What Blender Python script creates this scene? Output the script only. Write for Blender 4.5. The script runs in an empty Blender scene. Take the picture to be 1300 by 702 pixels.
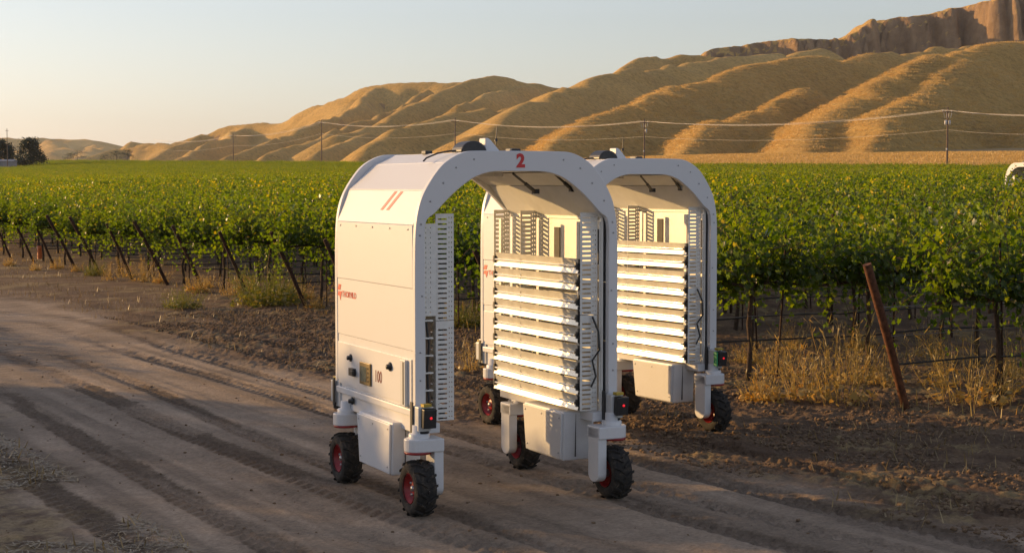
import bpy, bmesh, math, random
import numpy as np
from mathutils import Vector, Matrix

# ------------------------------------------------------------------ camera
F_PX, HC, HORIZON = 2080.0, 2.33, 236.0          # pixels of the 1300 x 702 photograph
scene = bpy.context.scene
COL = scene.collection
PITCH = math.atan((351 - HORIZON) / F_PX)
cam = bpy.data.cameras.new('camera'); cam_o = bpy.data.objects.new('camera', cam); COL.objects.link(cam_o)
cam.sensor_width = 36.0; cam.lens = F_PX / 1300 * 36; cam.clip_start = 0.1; cam.clip_end = 30000
cam_o.location = (0, 0, HC); cam_o.rotation_euler = (math.pi / 2 - PITCH, 0, 0)
scene.camera = cam_o
# ------------------------------------------------------------------ sky, sun, exposure
SUN_AZ, SUN_EL = math.radians(155), math.radians(10.5)
world = bpy.data.worlds.new('World'); scene.world = world; world.use_nodes = True
wn = world.node_tree.nodes; wl = world.node_tree.links
bgn = wn['Background']
sky = wn.new('ShaderNodeTexSky'); sky.sky_type = 'NISHITA'; sky.sun_disc = False
sky.sun_elevation = SUN_EL; sky.sun_rotation = math.pi / 2 - SUN_AZ
sky.altitude = 150; sky.air_density = 1.25; sky.dust_density = 0.85; sky.ozone_density = 4.0
hsv = wn.new('ShaderNodeHueSaturation'); hsv.inputs['Saturation'].default_value = 0.56
tin = wn.new('ShaderNodeMix'); tin.data_type = 'RGBA'; tin.blend_type = 'MULTIPLY'; tin.inputs[0].default_value = 1.0; tin.inputs[7].default_value = (1.12, 1.0, 1.0, 1)
wl.new(sky.outputs[0], hsv.inputs['Color']); wl.new(hsv.outputs[0], tin.inputs[6]); wl.new(tin.outputs[2], bgn.inputs[0]); bgn.inputs[1].default_value = 0.113
sun = bpy.data.lights.new('sun', 'SUN'); sun.energy = 3.0; sun.angle = math.radians(0.55); sun.color = (1.0, 0.61, 0.24)
sun_o = bpy.data.objects.new('sun', sun); COL.objects.link(sun_o)
sd = Vector((math.cos(SUN_AZ) * math.cos(SUN_EL), math.sin(SUN_AZ) * math.cos(SUN_EL), math.sin(SUN_EL)))
sun_o.rotation_euler = sd.to_track_quat('Z', 'Y').to_euler(); sun_o.location = (-30, 20, 30)
vs = scene.view_settings
vs.view_transform = 'Standard'; vs.look = 'None'; vs.exposure = 1.0; vs.gamma = 1.0; vs.use_curve_mapping = False
scene.cycles.max_bounces = 8; scene.cycles.diffuse_bounces = 4; scene.cycles.transmission_bounces = 6
scene.cycles.transparent_max_bounces = 8; scene.cycles.volume_bounces = 0

# ------------------------------------------------------------------ helpers
def pray(px, py):
    d = np.array([(px - 650) / F_PX, 1.0, -(py - 351) / F_PX]); c, s = math.cos(PITCH), math.sin(PITCH)
    return np.array([d[0], d[1] * c + d[2] * s, -d[1] * s + d[2] * c])
def at(px, py, D):
    d = pray(px, py); t = D / d[1]
    return np.array([0, 0, HC]) + d * t
def tag(o, label=None, cat=None, group=None, kind=None):
    if label: o['label'] = label
    if cat: o['category'] = cat
    if group: o['group'] = group
    if kind: o['kind'] = kind
    return o
def link(name, me, mat=None, parent=None, loc=None, rot=None):
    o = bpy.data.objects.new(name, me); COL.objects.link(o)
    if mat is not None and me is not None and len(me.materials) == 0: me.materials.append(mat)
    if parent is not None: o.parent = parent
    if loc is not None: o.location = loc
    if rot is not None: o.rotation_euler = rot
    return o
def empty(name, loc, rz=0):
    o = bpy.data.objects.new(name, None); COL.objects.link(o); o.location = loc; o.rotation_euler = (0, 0, rz)
    o.empty_display_size = 0.2
    return o
def copy_tree(o, parent=None):
    c = o.copy(); COL.objects.link(c); c.parent = parent
    for ch in list(o.children): copy_tree(ch, c)
    return c
def np_mesh(name, V, Fc, mat=None, smooth=False, attrs=None):
    """V (n,3), Fc (m,3) or (m,4) arrays"""
    me = bpy.data.meshes.new(name); V = np.asarray(V, np.float32); Fc = np.asarray(Fc, np.int32)
    n, m, k = len(V), len(Fc), Fc.shape[1]
    me.vertices.add(n); me.vertices.foreach_set('co', V.ravel())
    me.loops.add(m * k); me.loops.foreach_set('vertex_index', Fc.ravel())
    me.polygons.add(m); me.polygons.foreach_set('loop_start', np.arange(m, dtype=np.int32) * k)
    if smooth: me.polygons.foreach_set('use_smooth', np.ones(m, dtype=bool))
    if attrs:
        for nm, (ty, data) in attrs.items():
            a = me.attributes.new(nm, ty, 'POINT')
            a.data.foreach_set('color' if ty == 'FLOAT_COLOR' else 'value', np.asarray(data, np.float32).ravel())
    me.update(calc_edges=True); me.validate()
    if mat: me.materials.append(mat)
    return me

class MB:
    """collects boxes, prisms, tubes and lathes into one mesh"""
    def __init__(s): s.v = []; s.f = []; s.sm = []
    def add(s, vs, fs, smooth=False):
        o = len(s.v); s.v += [tuple(map(float, p)) for p in vs]; s.f += [tuple(i + o for i in f) for f in fs]; s.sm += [smooth] * len(fs)
    def box(s, x0, x1, y0, y1, z0, z1, R=None, c=None):
        p = [(x, y, z) for z in (z0, z1) for y in (y0, y1) for x in (x0, x1)]
        if R is not None:
            c = Vector(c); p = [tuple(R @ (Vector(q) - c) + c) for q in p]
        s.add(p, [(0, 2, 3, 1), (4, 5, 7, 6), (0, 1, 5, 4), (2, 6, 7, 3), (0, 4, 6, 2), (1, 3, 7, 5)])
    def rbox(s, x0, x1, y0, y1, z0, z1, r=0.01, R=None, c=None):
        bm = bmesh.new(); bmesh.ops.create_cube(bm, size=1)
        for v in bm.verts:
            v.co = ((x0 + x1) / 2 + v.co.x * (x1 - x0), (y0 + y1) / 2 + v.co.y * (y1 - y0), (z0 + z1) / 2 + v.co.z * (z1 - z0))
        bmesh.ops.bevel(bm, geom=bm.edges[:], offset=r, segments=2, profile=0.6, affect='EDGES')
        if R is not None:
            c = Vector(c)
            for v in bm.verts: v.co = R @ (v.co - c) + c
        bm.verts.index_update(); s.add([v.co[:] for v in bm.verts], [tuple(v.index for v in f.verts) for f in bm.faces]); bm.free()
    def prism(s, poly, t0, t1, axis='y', smooth=False):
        """poly in the two other axes (x,z for y; y,z for x; x,y for z)"""
        mk = {'y': lambda p, t: (p[0], t, p[1]), 'x': lambda p, t: (t, p[0], p[1]), 'z': lambda p, t: (p[0], p[1], t)}[axis]
        n = len(poly)
        s.add([mk(p, t0) for p in poly] + [mk(p, t1) for p in poly],
              [tuple(range(n)), tuple(range(2 * n - 1, n - 1, -1))] + [(i, i + n, (i + 1) % n + n, (i + 1) % n) for i in range(n)], smooth)
    def strip(s, outer, inner, y0, y1):
        """ring section between two open polylines (x,z) extruded y0..y1"""
        n = len(outer)
        P = [(p[0], y, p[1]) for y in (y0, y1) for pl in (outer, inner) for p in pl]
        A, B, C, D = 0, n, 2 * n, 3 * n
        fs = []
        for i in range(n - 1):
            fs += [(A + i, A + i + 1, B + i + 1, B + i), (C + i + 1, C + i, D + i, D + i + 1), (A + i + 1, A + i, C + i, C + i + 1), (B + i, B + i + 1, D + i + 1, D + i)]
        fs += [(A, B, D, C), (A + n - 1, C + n - 1, D + n - 1, B + n - 1)]
        s.add(P, fs)
    def tube(s, pts, r, n=6, cap=True):
        pts = [Vector(p) for p in pts]; rr = r if isinstance(r, (list, tuple)) else [r] * len(pts)
        vs = []; fs = []
        for i, p in enumerate(pts):
            d = (pts[min(i + 1, len(pts) - 1)] - pts[max(i - 1, 0)]).normalized()
            up = Vector((0, 0, 1)) if abs(d.z) < 0.9 else Vector((1, 0, 0))
            a = d.cross(up).normalized(); b = d.cross(a)
            vs += [tuple(p + rr[i] * (math.cos(k * 2 * math.pi / n) * a + math.sin(k * 2 * math.pi / n) * b)) for k in range(n)]
        for i in range(len(pts) - 1):
            fs += [(i * n + k, i * n + (k + 1) % n, (i + 1) * n + (k + 1) % n, (i + 1) * n + k) for k in range(n)]
        s.add(vs, fs, True)
        if cap: s.add(vs[:n] + vs[-n:], [tuple(range(n - 1, -1, -1)), tuple(range(n, 2 * n))])
    def lathe(s, prof, c, axis='z', n=24):
        """prof list of (r, t) along the axis"""
        mk = {'z': lambda r, a, t: (c[0] + r * math.cos(a), c[1] + r * math.sin(a), c[2] + t),
              'x': lambda r, a, t: (c[0] + t, c[1] + r * math.cos(a), c[2] + r * math.sin(a)),
              'y': lambda r, a, t: (c[0] + r * math.sin(a), c[1] + t, c[2] + r * math.cos(a))}[axis]
        vs = [mk(r, k * 2 * math.pi / n, t) for r, t in prof for k in range(n)]
        fs = [(i * n + k, i * n + (k + 1) % n, (i + 1) * n + (k + 1) % n, (i + 1) * n + k) for i in range(len(prof) - 1) for k in range(n)]
        s.add(vs, fs, True)
    def mesh(s, name, mat=None):
        me = bpy.data.meshes.new(name); me.from_pydata(s.v, [], s.f)
        me.polygons.foreach_set('use_smooth', s.sm); me.update()
        if mat: me.materials.append(mat)
        return me
    def build(s, name, mat, parent=None, label=None):
        bm = bmesh.new(); me = s.mesh(name, mat); bm.from_mesh(me); bmesh.ops.recalc_face_normals(bm, faces=bm.faces[:]); bm.to_mesh(me); bm.free()
        o = link(name, me, None, parent)
        if label: o['label'] = label
        return o

# numpy noise
def _h(ix, iy, seed):
    n = (ix.astype(np.int64) * 374761393 + iy.astype(np.int64) * 668265263 + seed * 974634777) & 0xffffffff
    n = ((n ^ (n >> 13)) * 1274126177) & 0xffffffff
    return ((n ^ (n >> 16)) & 0xffff) / 65535.0
def vnoise(x, y, seed=0):
    ix = np.floor(x); iy = np.floor(y); fx = x - ix; fy = y - iy
    fx = fx * fx * fx * (fx * (fx * 6 - 15) + 10); fy = fy * fy * fy * (fy * (fy * 6 - 15) + 10)
    a = _h(ix, iy, seed); b = _h(ix + 1, iy, seed); c = _h(ix, iy + 1, seed); d = _h(ix + 1, iy + 1, seed)
    return (a * (1 - fx) + b * fx) * (1 - fy) + (c * (1 - fx) + d * fx) * fy
def fbm(x, y, seed=0, o=4, lac=2.1, g=0.5):
    t = 0; a = 1; s = 0
    for i in range(o):
        t = t + a * vnoise(x, y, seed + i * 17); s += a; a *= g; x = x * lac + 13.7; y = y * lac + 7.3
    return t / s
def sstep(t): t = np.clip(t, 0, 1); return t * t * (3 - 2 * t)

# ------------------------------------------------------------------ materials
def new_mat(name):
    m = bpy.data.materials.new(name); m.use_nodes = True
    nt = m.node_tree; return m, nt, nt.nodes['Principled BSDF'], nt.nodes['Material Output']
def N(nt, t, **kw):
    n = nt.nodes.new(t)
    for k, v in kw.items(): setattr(n, k, v)
    return n
def ramp(nt, fac, stops):
    r = N(nt, 'ShaderNodeValToRGB')
    while len(r.color_ramp.elements) < len(stops): r.color_ramp.elements.new(0.5)
    for e, (p, c) in zip(r.color_ramp.elements, stops): e.position = p; e.color = (*c, 1) if len(c) == 3 else c
    nt.links.new(fac, r.inputs[0]); return r
def noise(nt, scale, detail=4, rough=0.6, co=None, dist=0.0):
    n = N(nt, 'ShaderNodeTexNoise'); n.inputs['Scale'].default_value = scale; n.inputs['Detail'].default_value = detail
    n.inputs['Roughness'].default_value = rough; n.inputs['Distortion'].default_value = dist
    if co is not None: nt.links.new(co, n.inputs['Vector'])
    return n
def bump(nt, h, strength, dist, bsdf):
    b = N(nt, 'ShaderNodeBump'); b.inputs['Strength'].default_value = strength; b.inputs['Distance'].default_value = dist
    nt.links.new(h, b.inputs['Height']); nt.links.new(b.outputs[0], bsdf.inputs['Normal']); return b
def simple(name, col, rough=0.5, metal=0.0, var=0.12, scale=14, spec=0.5, bumpd=0.0):
    m, nt, b, _ = new_mat(name); tc = N(nt, 'ShaderNodeTexCoord')
    n = noise(nt, scale, 5, 0.65, tc.outputs['Object'])
    lo = tuple(c * (1 - var) for c in col); hi = tuple(min(1, c * (1 + var)) for c in col)
    r = ramp(nt, n.outputs[0], [(0.3, lo), (0.7, hi)])
    nt.links.new(r.outputs[0], b.inputs['Base Color']); b.inputs['Roughness'].default_value = rough
    b.inputs['Metallic'].default_value = metal; b.inputs['Specular IOR Level'].default_value = spec
    if bumpd: bump(nt, n.outputs[0], 0.5, bumpd, b)
    return m
def white_paint(name, col=(0.63, 0.63, 0.635), dirt=(0.42, 0.36, 0.28), rough=0.38):
    """painted sheet with dust film and scuffs"""
    m, nt, b, _ = new_mat(name); tc = N(nt, 'ShaderNodeTexCoord')
    n1 = noise(nt, 2.3, 6, 0.7, tc.outputs['Object'], 0.6); n2 = noise(nt, 38, 4, 0.7, tc.outputs['Object'])
    mul = N(nt, 'ShaderNodeMath', operation='MULTIPLY'); nt.links.new(n1.outputs[0], mul.inputs[0]); nt.links.new(n2.outputs[0], mul.inputs[1])
    sep = N(nt, 'ShaderNodeSeparateXYZ'); nt.links.new(tc.outputs['Object'], sep.inputs[0])
    mr = N(nt, 'ShaderNodeMapRange'); mr.inputs[1].default_value = 0.15; mr.inputs[2].default_value = 0.95; mr.inputs[3].default_value = 0.20; mr.inputs[4].default_value = 0.0
    nt.links.new(sep.outputs[2], mr.inputs[0])            # road dust thrown up from the wheels settles low on the body
    ad = N(nt, 'ShaderNodeMath', operation='ADD'); nt.links.new(mul.outputs[0], ad.inputs[0]); nt.links.new(mr.outputs[0], ad.inputs[1])
    r = ramp(nt, ad.outputs[0], [(0.33, col), (0.56, tuple(a * .86 + c * .14 for a, c in zip(col, dirt))), (0.8, dirt)])
    nt.links.new(r.outputs[0], b.inputs['Base Color']); b.inputs['Roughness'].default_value = rough
    bump(nt, n1.outputs[0], 0.12, 0.02, b)
    return m
M = {}
M['white'] = white_paint('white_paint')
M['grey'] = white_paint('pale_grey_paint', (0.55, 0.56, 0.56))
M['alu'] = simple('galvanised_sheet', (0.70, 0.69, 0.65), 0.45, 0.1, 0.08, 20)
M['refl'] = simple('lamp_reflector', (0.70, 0.68, 0.61), 0.3, 0.3, 0.12, 9)
M['tube'] = simple('lamp_tube_glass', (0.74, 0.73, 0.68), 0.08, 0.0, 0.03, 9, 0.8)
M['inner'] = simple('inner_sheet', (0.76, 0.75, 0.70), 0.4, 0.1, 0.06, 7)
M['black'] = simple('black_plastic', (0.02, 0.02, 0.021), 0.45, 0, 0.3, 30)
M['dark'] = simple('slot_shade_and_seam', (0.045, 0.04, 0.035), 0.7, 0, 0.3, 12)  # near-black for seams and for shade painted on where slots would be open
M['rubber'] = simple('dusty_tyre_rubber', (0.03, 0.028, 0.026), 0.85, 0, 0.5, 26, 0.3, 0.004)
m, nt, b, _ = new_mat('dusty_tyre'); tc = N(nt, 'ShaderNodeTexCoord'); n1 = noise(nt, 16, 6, 0.75, tc.outputs['Object'], 0.5)
r = ramp(nt, n1.outputs[0], [(0.38, (.022, .021, .020)), (0.55, (.040, .035, .030)), (0.72, (.14, .105, .075))]); nt.links.new(r.outputs[0], b.inputs['Base Color'])
b.inputs['Roughness'].default_value = 0.9; b.inputs['Specular IOR Level'].default_value = 0.25; bump(nt, n1.outputs[0], 0.5, 0.006, b); M['rubber'] = m
M['rim'] = simple('red_rim_paint', (0.26, 0.016, 0.016), 0.4, 0, 0.3, 24)
M['red'] = simple('red_vinyl', (0.55, 0.03, 0.03), 0.45, 0, 0.08)
M['orange'] = simple('orange_red_vinyl', (0.52, 0.045, 0.025), 0.45, 0, 0.06)
M['maroon'] = simple('maroon_vinyl', (0.17, 0.03, 0.035), 0.45, 0, 0.06)
M['bronze'] = simple('bronze_bezel', (0.20, 0.15, 0.07), 0.4, 0.5, 0.15)
M['screen'] = simple('display_glass', (0.15, 0.16, 0.12), 0.15, 0, 0.3, 30)
M['yellow'] = simple('yellow_band', (0.42, 0.30, 0.03), 0.5)
M['green'] = simple('green_marker', (0.02, 0.28, 0.10), 0.5)
M['steel'] = simple('zinc_steel', (0.35, 0.35, 0.35), 0.35, 0.8)
m, nt, b, _ = new_mat('red_lamp_lens'); b.inputs['Base Color'].default_value = (0.5, 0.01, 0.02, 1)
b.inputs['Emission Color'].default_value = (1, 0.02, 0.03, 1); b.inputs['Emission Strength'].default_value = 0.4; M['led'] = m
M['rust'] = simple('rusty_steel', (0.115, 0.045, 0.02), 0.8, 0.1, 0.65, 22, 0.3, 0.004)
M['darkrust'] = simple('dark_rusty_steel', (0.06, 0.032, 0.02), 0.85, 0.1, 0.5, 18, 0.3, 0.004)
M['bark'] = simple('vine_bark', (0.075, 0.05, 0.034), 0.9, 0, 0.5, 40, 0.2, 0.01)
M['hose'] = simple('black_poly_hose', (0.016, 0.016, 0.017), 0.5)
M['wire'] = simple('galvanised_wire', (0.22, 0.21, 0.2), 0.45, 0.6)
M['pole'] = simple('weathered_pole_wood', (0.16, 0.11, 0.075), 0.9, 0, 0.3, 3)
M['cable'] = simple('aluminium_conductor', (0.55, 0.5, 0.44), 0.5, 0.2)
M['ceramic'] = simple('pale_ceramic', (0.5, 0.48, 0.45), 0.3)
M['pipe_orange'] = simple('orange_pipe', (0.55, 0.14, 0.03), 0.5)
M['shed'] = simple('shed_siding', (0.28, 0.26, 0.25), 0.7, 0, 0.1, 1)
M['roofmetal'] = simple('shed_roof', (0.22, 0.22, 0.23), 0.6, 0.2, 0.1, 1)

def leaf_mat(name, stops, trans=0.5, tsat=1.0, rough=0.45, tmul=(3.4, 3.0, 0.9)):
    m, nt, b, out = new_mat(name)
    a = N(nt, 'ShaderNodeAttribute', attribute_name='tint')
    oi = N(nt, 'ShaderNodeObjectInfo')
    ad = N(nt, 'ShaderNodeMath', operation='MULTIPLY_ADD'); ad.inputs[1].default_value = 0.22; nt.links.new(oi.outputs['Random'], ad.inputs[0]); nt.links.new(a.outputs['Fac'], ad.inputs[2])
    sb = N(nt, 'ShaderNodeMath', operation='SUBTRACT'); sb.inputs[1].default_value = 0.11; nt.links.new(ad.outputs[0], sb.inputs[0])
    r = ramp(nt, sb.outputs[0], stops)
    nt.links.new(r.outputs[0], b.inputs['Base Color']); b.inputs['Roughness'].default_value = rough; b.inputs['Specular IOR Level'].default_value = 0.4
    mx = N(nt, 'ShaderNodeMix', data_type='RGBA', blend_type='MULTIPLY'); mx.inputs[0].default_value = 1
    nt.links.new(r.outputs[0], mx.inputs[6]); mx.inputs[7].default_value = (*tmul, 1)
    tr = N(nt, 'ShaderNodeBsdfTranslucent'); nt.links.new(mx.outputs[2], tr.inputs[0])
    ms = N(nt, 'ShaderNodeMixShader'); ms.inputs[0].default_value = trans
    nt.links.new(b.outputs[0], ms.inputs[1]); nt.links.new(tr.outputs[0], ms.inputs[2]); nt.links.new(ms.outputs[0], out.inputs['Surface'])
    return m
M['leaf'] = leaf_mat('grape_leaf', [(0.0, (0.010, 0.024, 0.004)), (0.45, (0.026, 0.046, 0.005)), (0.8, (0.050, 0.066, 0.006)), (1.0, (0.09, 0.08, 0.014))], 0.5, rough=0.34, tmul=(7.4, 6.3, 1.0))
M['weed'] = leaf_mat('dry_weed', [(0.0, (0.18, 0.145, 0.055)), (0.4, (0.32, 0.24, 0.09)), (0.75, (0.46, 0.345, 0.135)), (1.0, (0.50, 0.28, 0.05))], 0.35, tmul=(1.5, 1.3, 0.7))
M['greenweed'] = leaf_mat('green_weed', [(0.0, (0.06, 0.09, 0.015)), (0.5, (0.12, 0.14, 0.03)), (1.0, (0.25, 0.20, 0.06))], 0.4, tmul=(1.7, 1.6, 0.7))
M['straw'] = leaf_mat('straw', [(0.0, (0.13, 0.095, 0.05)), (0.5, (0.25, 0.18, 0.085)), (1.0, (0.38, 0.28, 0.13))], 0.2, tmul=(1.3, 1.2, 0.8))
M['dtree'] = leaf_mat('dark_conifer_leaf', [(0.0, (0.010, 0.020, 0.008)), (0.6, (0.022, 0.036, 0.014)), (1.0, (0.04, 0.05, 0.02))], 0.15, tmul=(1.5, 1.5, 0.9))
M['bushfar'] = leaf_mat('oak_leaf', [(0.0, (0.03, 0.038, 0.02)), (0.6, (0.05, 0.058, 0.03)), (1.0, (0.075, 0.075, 0.035))], 0.2, tmul=(1.5, 1.5, 0.9))

# ------------------------------------------------------------------ terrain: u runs along the vine rows (0 at the row ends), v along the road
RX, RY = 0.870, 0.493
def uv(x, y): return (x - 4.13) * RX + (y - 17.0) * RY, (x - 4.13) * -RY + (y - 17.0) * RX
def xy(u, v): return 4.13 + u * RX - v * RY, 17.0 + u * RY + v * RX
FIELD_U = 178.0
def base_z(x, y):
    x = np.asarray(x, float); y = np.asarray(y, float)
    u, v = uv(x, y); uc = np.clip(u, 0, 185); vc = np.clip(v, -40, 750)
    h = uc * (0.0037 + 0.0000827 * vc) + 0.35 * sstep((u - 5) / 25)
    k = 1 - .8 * sstep((v - 300) / 240)
    return h + k * (0.07 * np.clip(u - 184, 0, 60) + 0.03 * np.clip(u - 244, 0, 500))
def bz(x, y): return float(base_z(x, y))

# track lanes: (u centre, half width, depth, tread)
LANES = [(-8.05, .15, .020, 1), (-7.52, .13, .018, 0), (-6.95, .17, .015, 1), (-6.45, .12, .022, 1), (-5.95, .2, .012, 0), (-5.35, .15, .025, 1),
         (-4.75, .13, .016, 1), (-4.05, .18, .030, 1), (-3.2, .16, .030, 1), (-2.35, .18, .035, 1), (-8.75, .16, .02, 1), (-9.6, .18, .015, 0)]
def ground_detail(x, y):
    u, v = uv(x, y)
    wob = (fbm(v * .12, u * 0 + 3.1, 5, 2) - .5) * .9
    near = np.clip(1 - (y - 20) / 60, 0, 1) * np.clip((y - 2) / 4, 0, 1)
    soil = sstep((u + 4.6 + (fbm(x * .35, y * .35, 2, 3) - .5) * 2.6) / 1.2)           # loose headland soil
    litter = sstep((-u - 8.6 + (fbm(x * .5, y * .5, 8, 4) - .5) * 3.2) / 1.0)            # straw on the road verge
    h = (fbm(x * .45, y * .45, 11, 3) - .5) * .02
    h += (fbm(x * 6, y * 6, 21, 3) - .5) * .012
    cl = fbm(x * 8.0, y * 8.0, 31, 4, 2.2, .62)
    h += soil * (np.clip(cl - .47, 0, 1) * .10 + (fbm(x * 15, y * 15, 41, 3) - .5) * .04)
    h += litter * (fbm(x * 9, y * 9, 45, 3) - .5) * .03
    trk = np.zeros_like(x); drk = np.zeros_like(x); tread = np.zeros_like(x)
    for i, (uc, hw, dep, tr) in enumerate(LANES):
        d = (u - uc - wob * (0.35 + .12 * (i % 4)) - .09 * np.sin(v * .21 + i * 1.7))
        pres = sstep((fbm(v * .10 + i * 9.1, u * 0 + i, 51 + i, 2) - .22) / .22)
        m = sstep((hw + (fbm(x * 7, y * 7, 131, 2) - .5) * .07 - np.abs(d)) / .025) * pres
        rim = np.exp(-((np.abs(d) - hw - .04) / .05) ** 2) * pres
        ch = .5 + .5 * np.sign(np.sin((v + np.abs(d) * .9) * 2 * math.pi / .15))
        ch *= (np.abs(d) > .02)
        h += -dep * .5 * m + rim * dep * .35 + tr * m * (ch - .5) * .02 * (1 + .6 * soil)
        trk = np.maximum(trk, m); tread = np.maximum(tread, tr * m * ch)
        dn = sstep((fbm(v * .45 + i * 3.3, u * 3.0, 71 + i, 4) - .44) / .09)
        if tr: drk = np.maximum(drk, m * dn)
    h = h * near
    # flat pads where the robots' tyres have pressed the dirt
    for (wx, wy) in WHEELS:
        h = h * (1 - .9 * np.exp(-((x - wx) ** 2 + (y - wy) ** 2) / .05))
    # colour
    n1 = fbm(x * .8, y * .8, 91, 4); n2 = fbm(x * 3.1, y * 3.1, 95, 4); n3 = fbm(x * 11, y * 11, 97, 3)
    road = np.array([.33, .257, .188]); dsoil = np.array([.135, .088, .055]); clod = np.array([.20, .135, .082]); straw = np.array([.30, .225, .115]); moist = np.array([.175, .13, .092])
    k = lambda a, b, t: a + (b - a) * t[..., None]
    c = k(np.broadcast_to(road * .86, x.shape + (3,)), road * 1.12, sstep((n1 - .3) / .4))
    stre = fbm(u * 5.5, v * .22, 111, 4)
    c = c * (.80 + .40 * sstep((stre - .3) / .4))[..., None]
    c = k(c, moist * .8, .62 * drk); c = k(c, road * 1.08, .3 * trk * (1 - drk))
    c = k(c, k(np.broadcast_to(dsoil, x.shape + (3,)), clod, sstep((n2 - .42) / .25)), soil * .95)
    strawm = np.maximum(litter * sstep((n2 - .42) / .12), soil * sstep((fbm(x * 1.3, y * 1.3, 99, 4) - .56) / .1) * sstep((n3 - .35) / .2))
    c = k(c, k(np.broadcast_to(dsoil, x.shape + (3,)), straw, sstep((n3 - .3) / .3)), np.maximum(strawm * .8, litter * .55))
    c = c * (.84 + .32 * n3[..., None]) * (1 - .16 * tread[..., None])
    # beyond the vineyard: dry annual grass
    far = sstep((u - 180) / 6)
    gold = np.array([.36, .245, .105])
    c = k(c, gold * (.75 + .5 * fbm(x * .05, y * .05, 101, 5)[..., None]), far)
    return h, c

# robots: local a = across, b = to the rear
R1 = (-0.287, 12.505, math.radians(25.5)); R2 = (0.86, 15.76, math.radians(30.0))
def rpt(R, a, b): c, s = math.cos(R[2]), math.sin(R[2]); return R[0] + a * c - b * s, R[1] + a * s + b * c
WH = [(-.765, -.72), (.80, -.74), (-.785, .73), (.76, .71)]
WHEELS = [rpt(R, a, b) for R in (R1, R2) for a, b in WH]

def axis_pts(segs):
    out = []
    for a, b, st in segs: out += list(np.arange(a, b - 1e-6, st))
    return np.array(out + [segs[-1][1]])
def grow(start, step, end, g=1.13):
    out = [start]; st = step
    while out[-1] < end: out.append(out[-1] + st); st *= g
    out[-1] = end
    return out
gx = np.concatenate([-np.array(grow(5.2, .05, 4000, 1.055))[::-1], np.arange(-5.16, 6.2, .021), np.array(grow(6.2, .05, 4000, 1.075))])
gy = np.concatenate([np.array([-400., -120, -40, -12, -3, 2, 5, 7]), np.arange(8.0, 19, .027), np.array(grow(19.0, .034, 6500, 1.017))])
XX, YY = np.meshgrid(gx, gy)
hd, cc = ground_detail(XX, YY)
ZZ = base_z(XX, YY) + hd
nx, ny = len(gx), len(gy)
idx = np.arange(nx * ny).reshape(ny, nx)
quads = np.stack([idx[:-1, :-1], idx[:-1, 1:], idx[1:, 1:], idx[1:, :-1]], -1).reshape(-1, 4)
m, nt, b, _ = new_mat('dirt')
at_ = N(nt, 'ShaderNodeAttribute', attribute_name='col'); geo = N(nt, 'ShaderNodeNewGeometry')
n1 = noise(nt, 28, 6, 0.7, geo.outputs['Position']); n2 = noise(nt, 110, 3, 0.6, geo.outputs['Position'])
mr = ramp(nt, n1.outputs[0], [(0.25, (.62, .62, .62)), (0.75, (1.28, 1.26, 1.24))])
mx = N(nt, 'ShaderNodeMix', data_type='RGBA', blend_type='MULTIPLY'); mx.inputs[0].default_value = 1
nt.links.new(at_.outputs['Color'], mx.inputs[6]); nt.links.new(mr.outputs[0], mx.inputs[7]); nt.links.new(mx.outputs[2], b.inputs['Base Color'])
b.inputs['Roughness'].default_value = 0.95; b.inputs['Specular IOR Level'].default_value = 0.15
adn = N(nt, 'ShaderNodeMath', operation='MULTIPLY_ADD'); adn.inputs[1].default_value = 0.4; nt.links.new(n2.outputs[0], adn.inputs[0]); nt.links.new(n1.outputs[0], adn.inputs[2])
bump(nt, adn.outputs[0], 0.9, 0.03, b); M['dirt'] = m
ca = np.concatenate([cc.reshape(-1, 3), np.ones((nx * ny, 1))], 1)
me = np_mesh('ground', np.stack([XX.ravel(), YY.ravel(), ZZ.ravel()], 1), quads, M['dirt'], True, {'col': ('FLOAT_COLOR', ca)})
tag(link('ground', me), 'dirt headland road with wheel tracks, rising to the vineyard and dry grass', kind='structure')
def gz(x, y):
    X = np.array([[float(x)]]); Y = np.array([[float(y)]]); h, _ = ground_detail(X, Y); return float(base_z(X, Y)[0, 0] + h[0, 0])

# ------------------------------------------------------------------ hills
m, nt, b, _ = new_mat('dry_grass_hill'); geo = N(nt, 'ShaderNodeNewGeometry')
mp = N(nt, 'ShaderNodeMapping'); mp.inputs['Scale'].default_value = (1, 1, 0.35); nt.links.new(geo.outputs['Position'], mp.inputs['Vector'])
n1 = noise(nt, 0.012, 6, 0.65, mp.outputs[0]); n2 = noise(nt, 0.45, 7, 0.8, mp.outputs[0], 0.4)
r1 = ramp(nt, n1.outputs[0], [(0.3, (.47, .30, .10)), (0.55, (.62, .40, .135)), (0.75, (.72, .49, .19))])
r2 = ramp(nt, n2.outputs[0], [(0.30, (.50, .48, .44)), (0.5, (1.0, 1.0, 1.0)), (0.72, (1.35, 1.33, 1.25))])
mx = N(nt, 'ShaderNodeMix', data_type='RGBA', blend_type='MULTIPLY'); mx.inputs[0].default_value = 1
nt.links.new(r1.outputs[0], mx.inputs[6]); nt.links.new(r2.outputs[0], mx.inputs[7])
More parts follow.
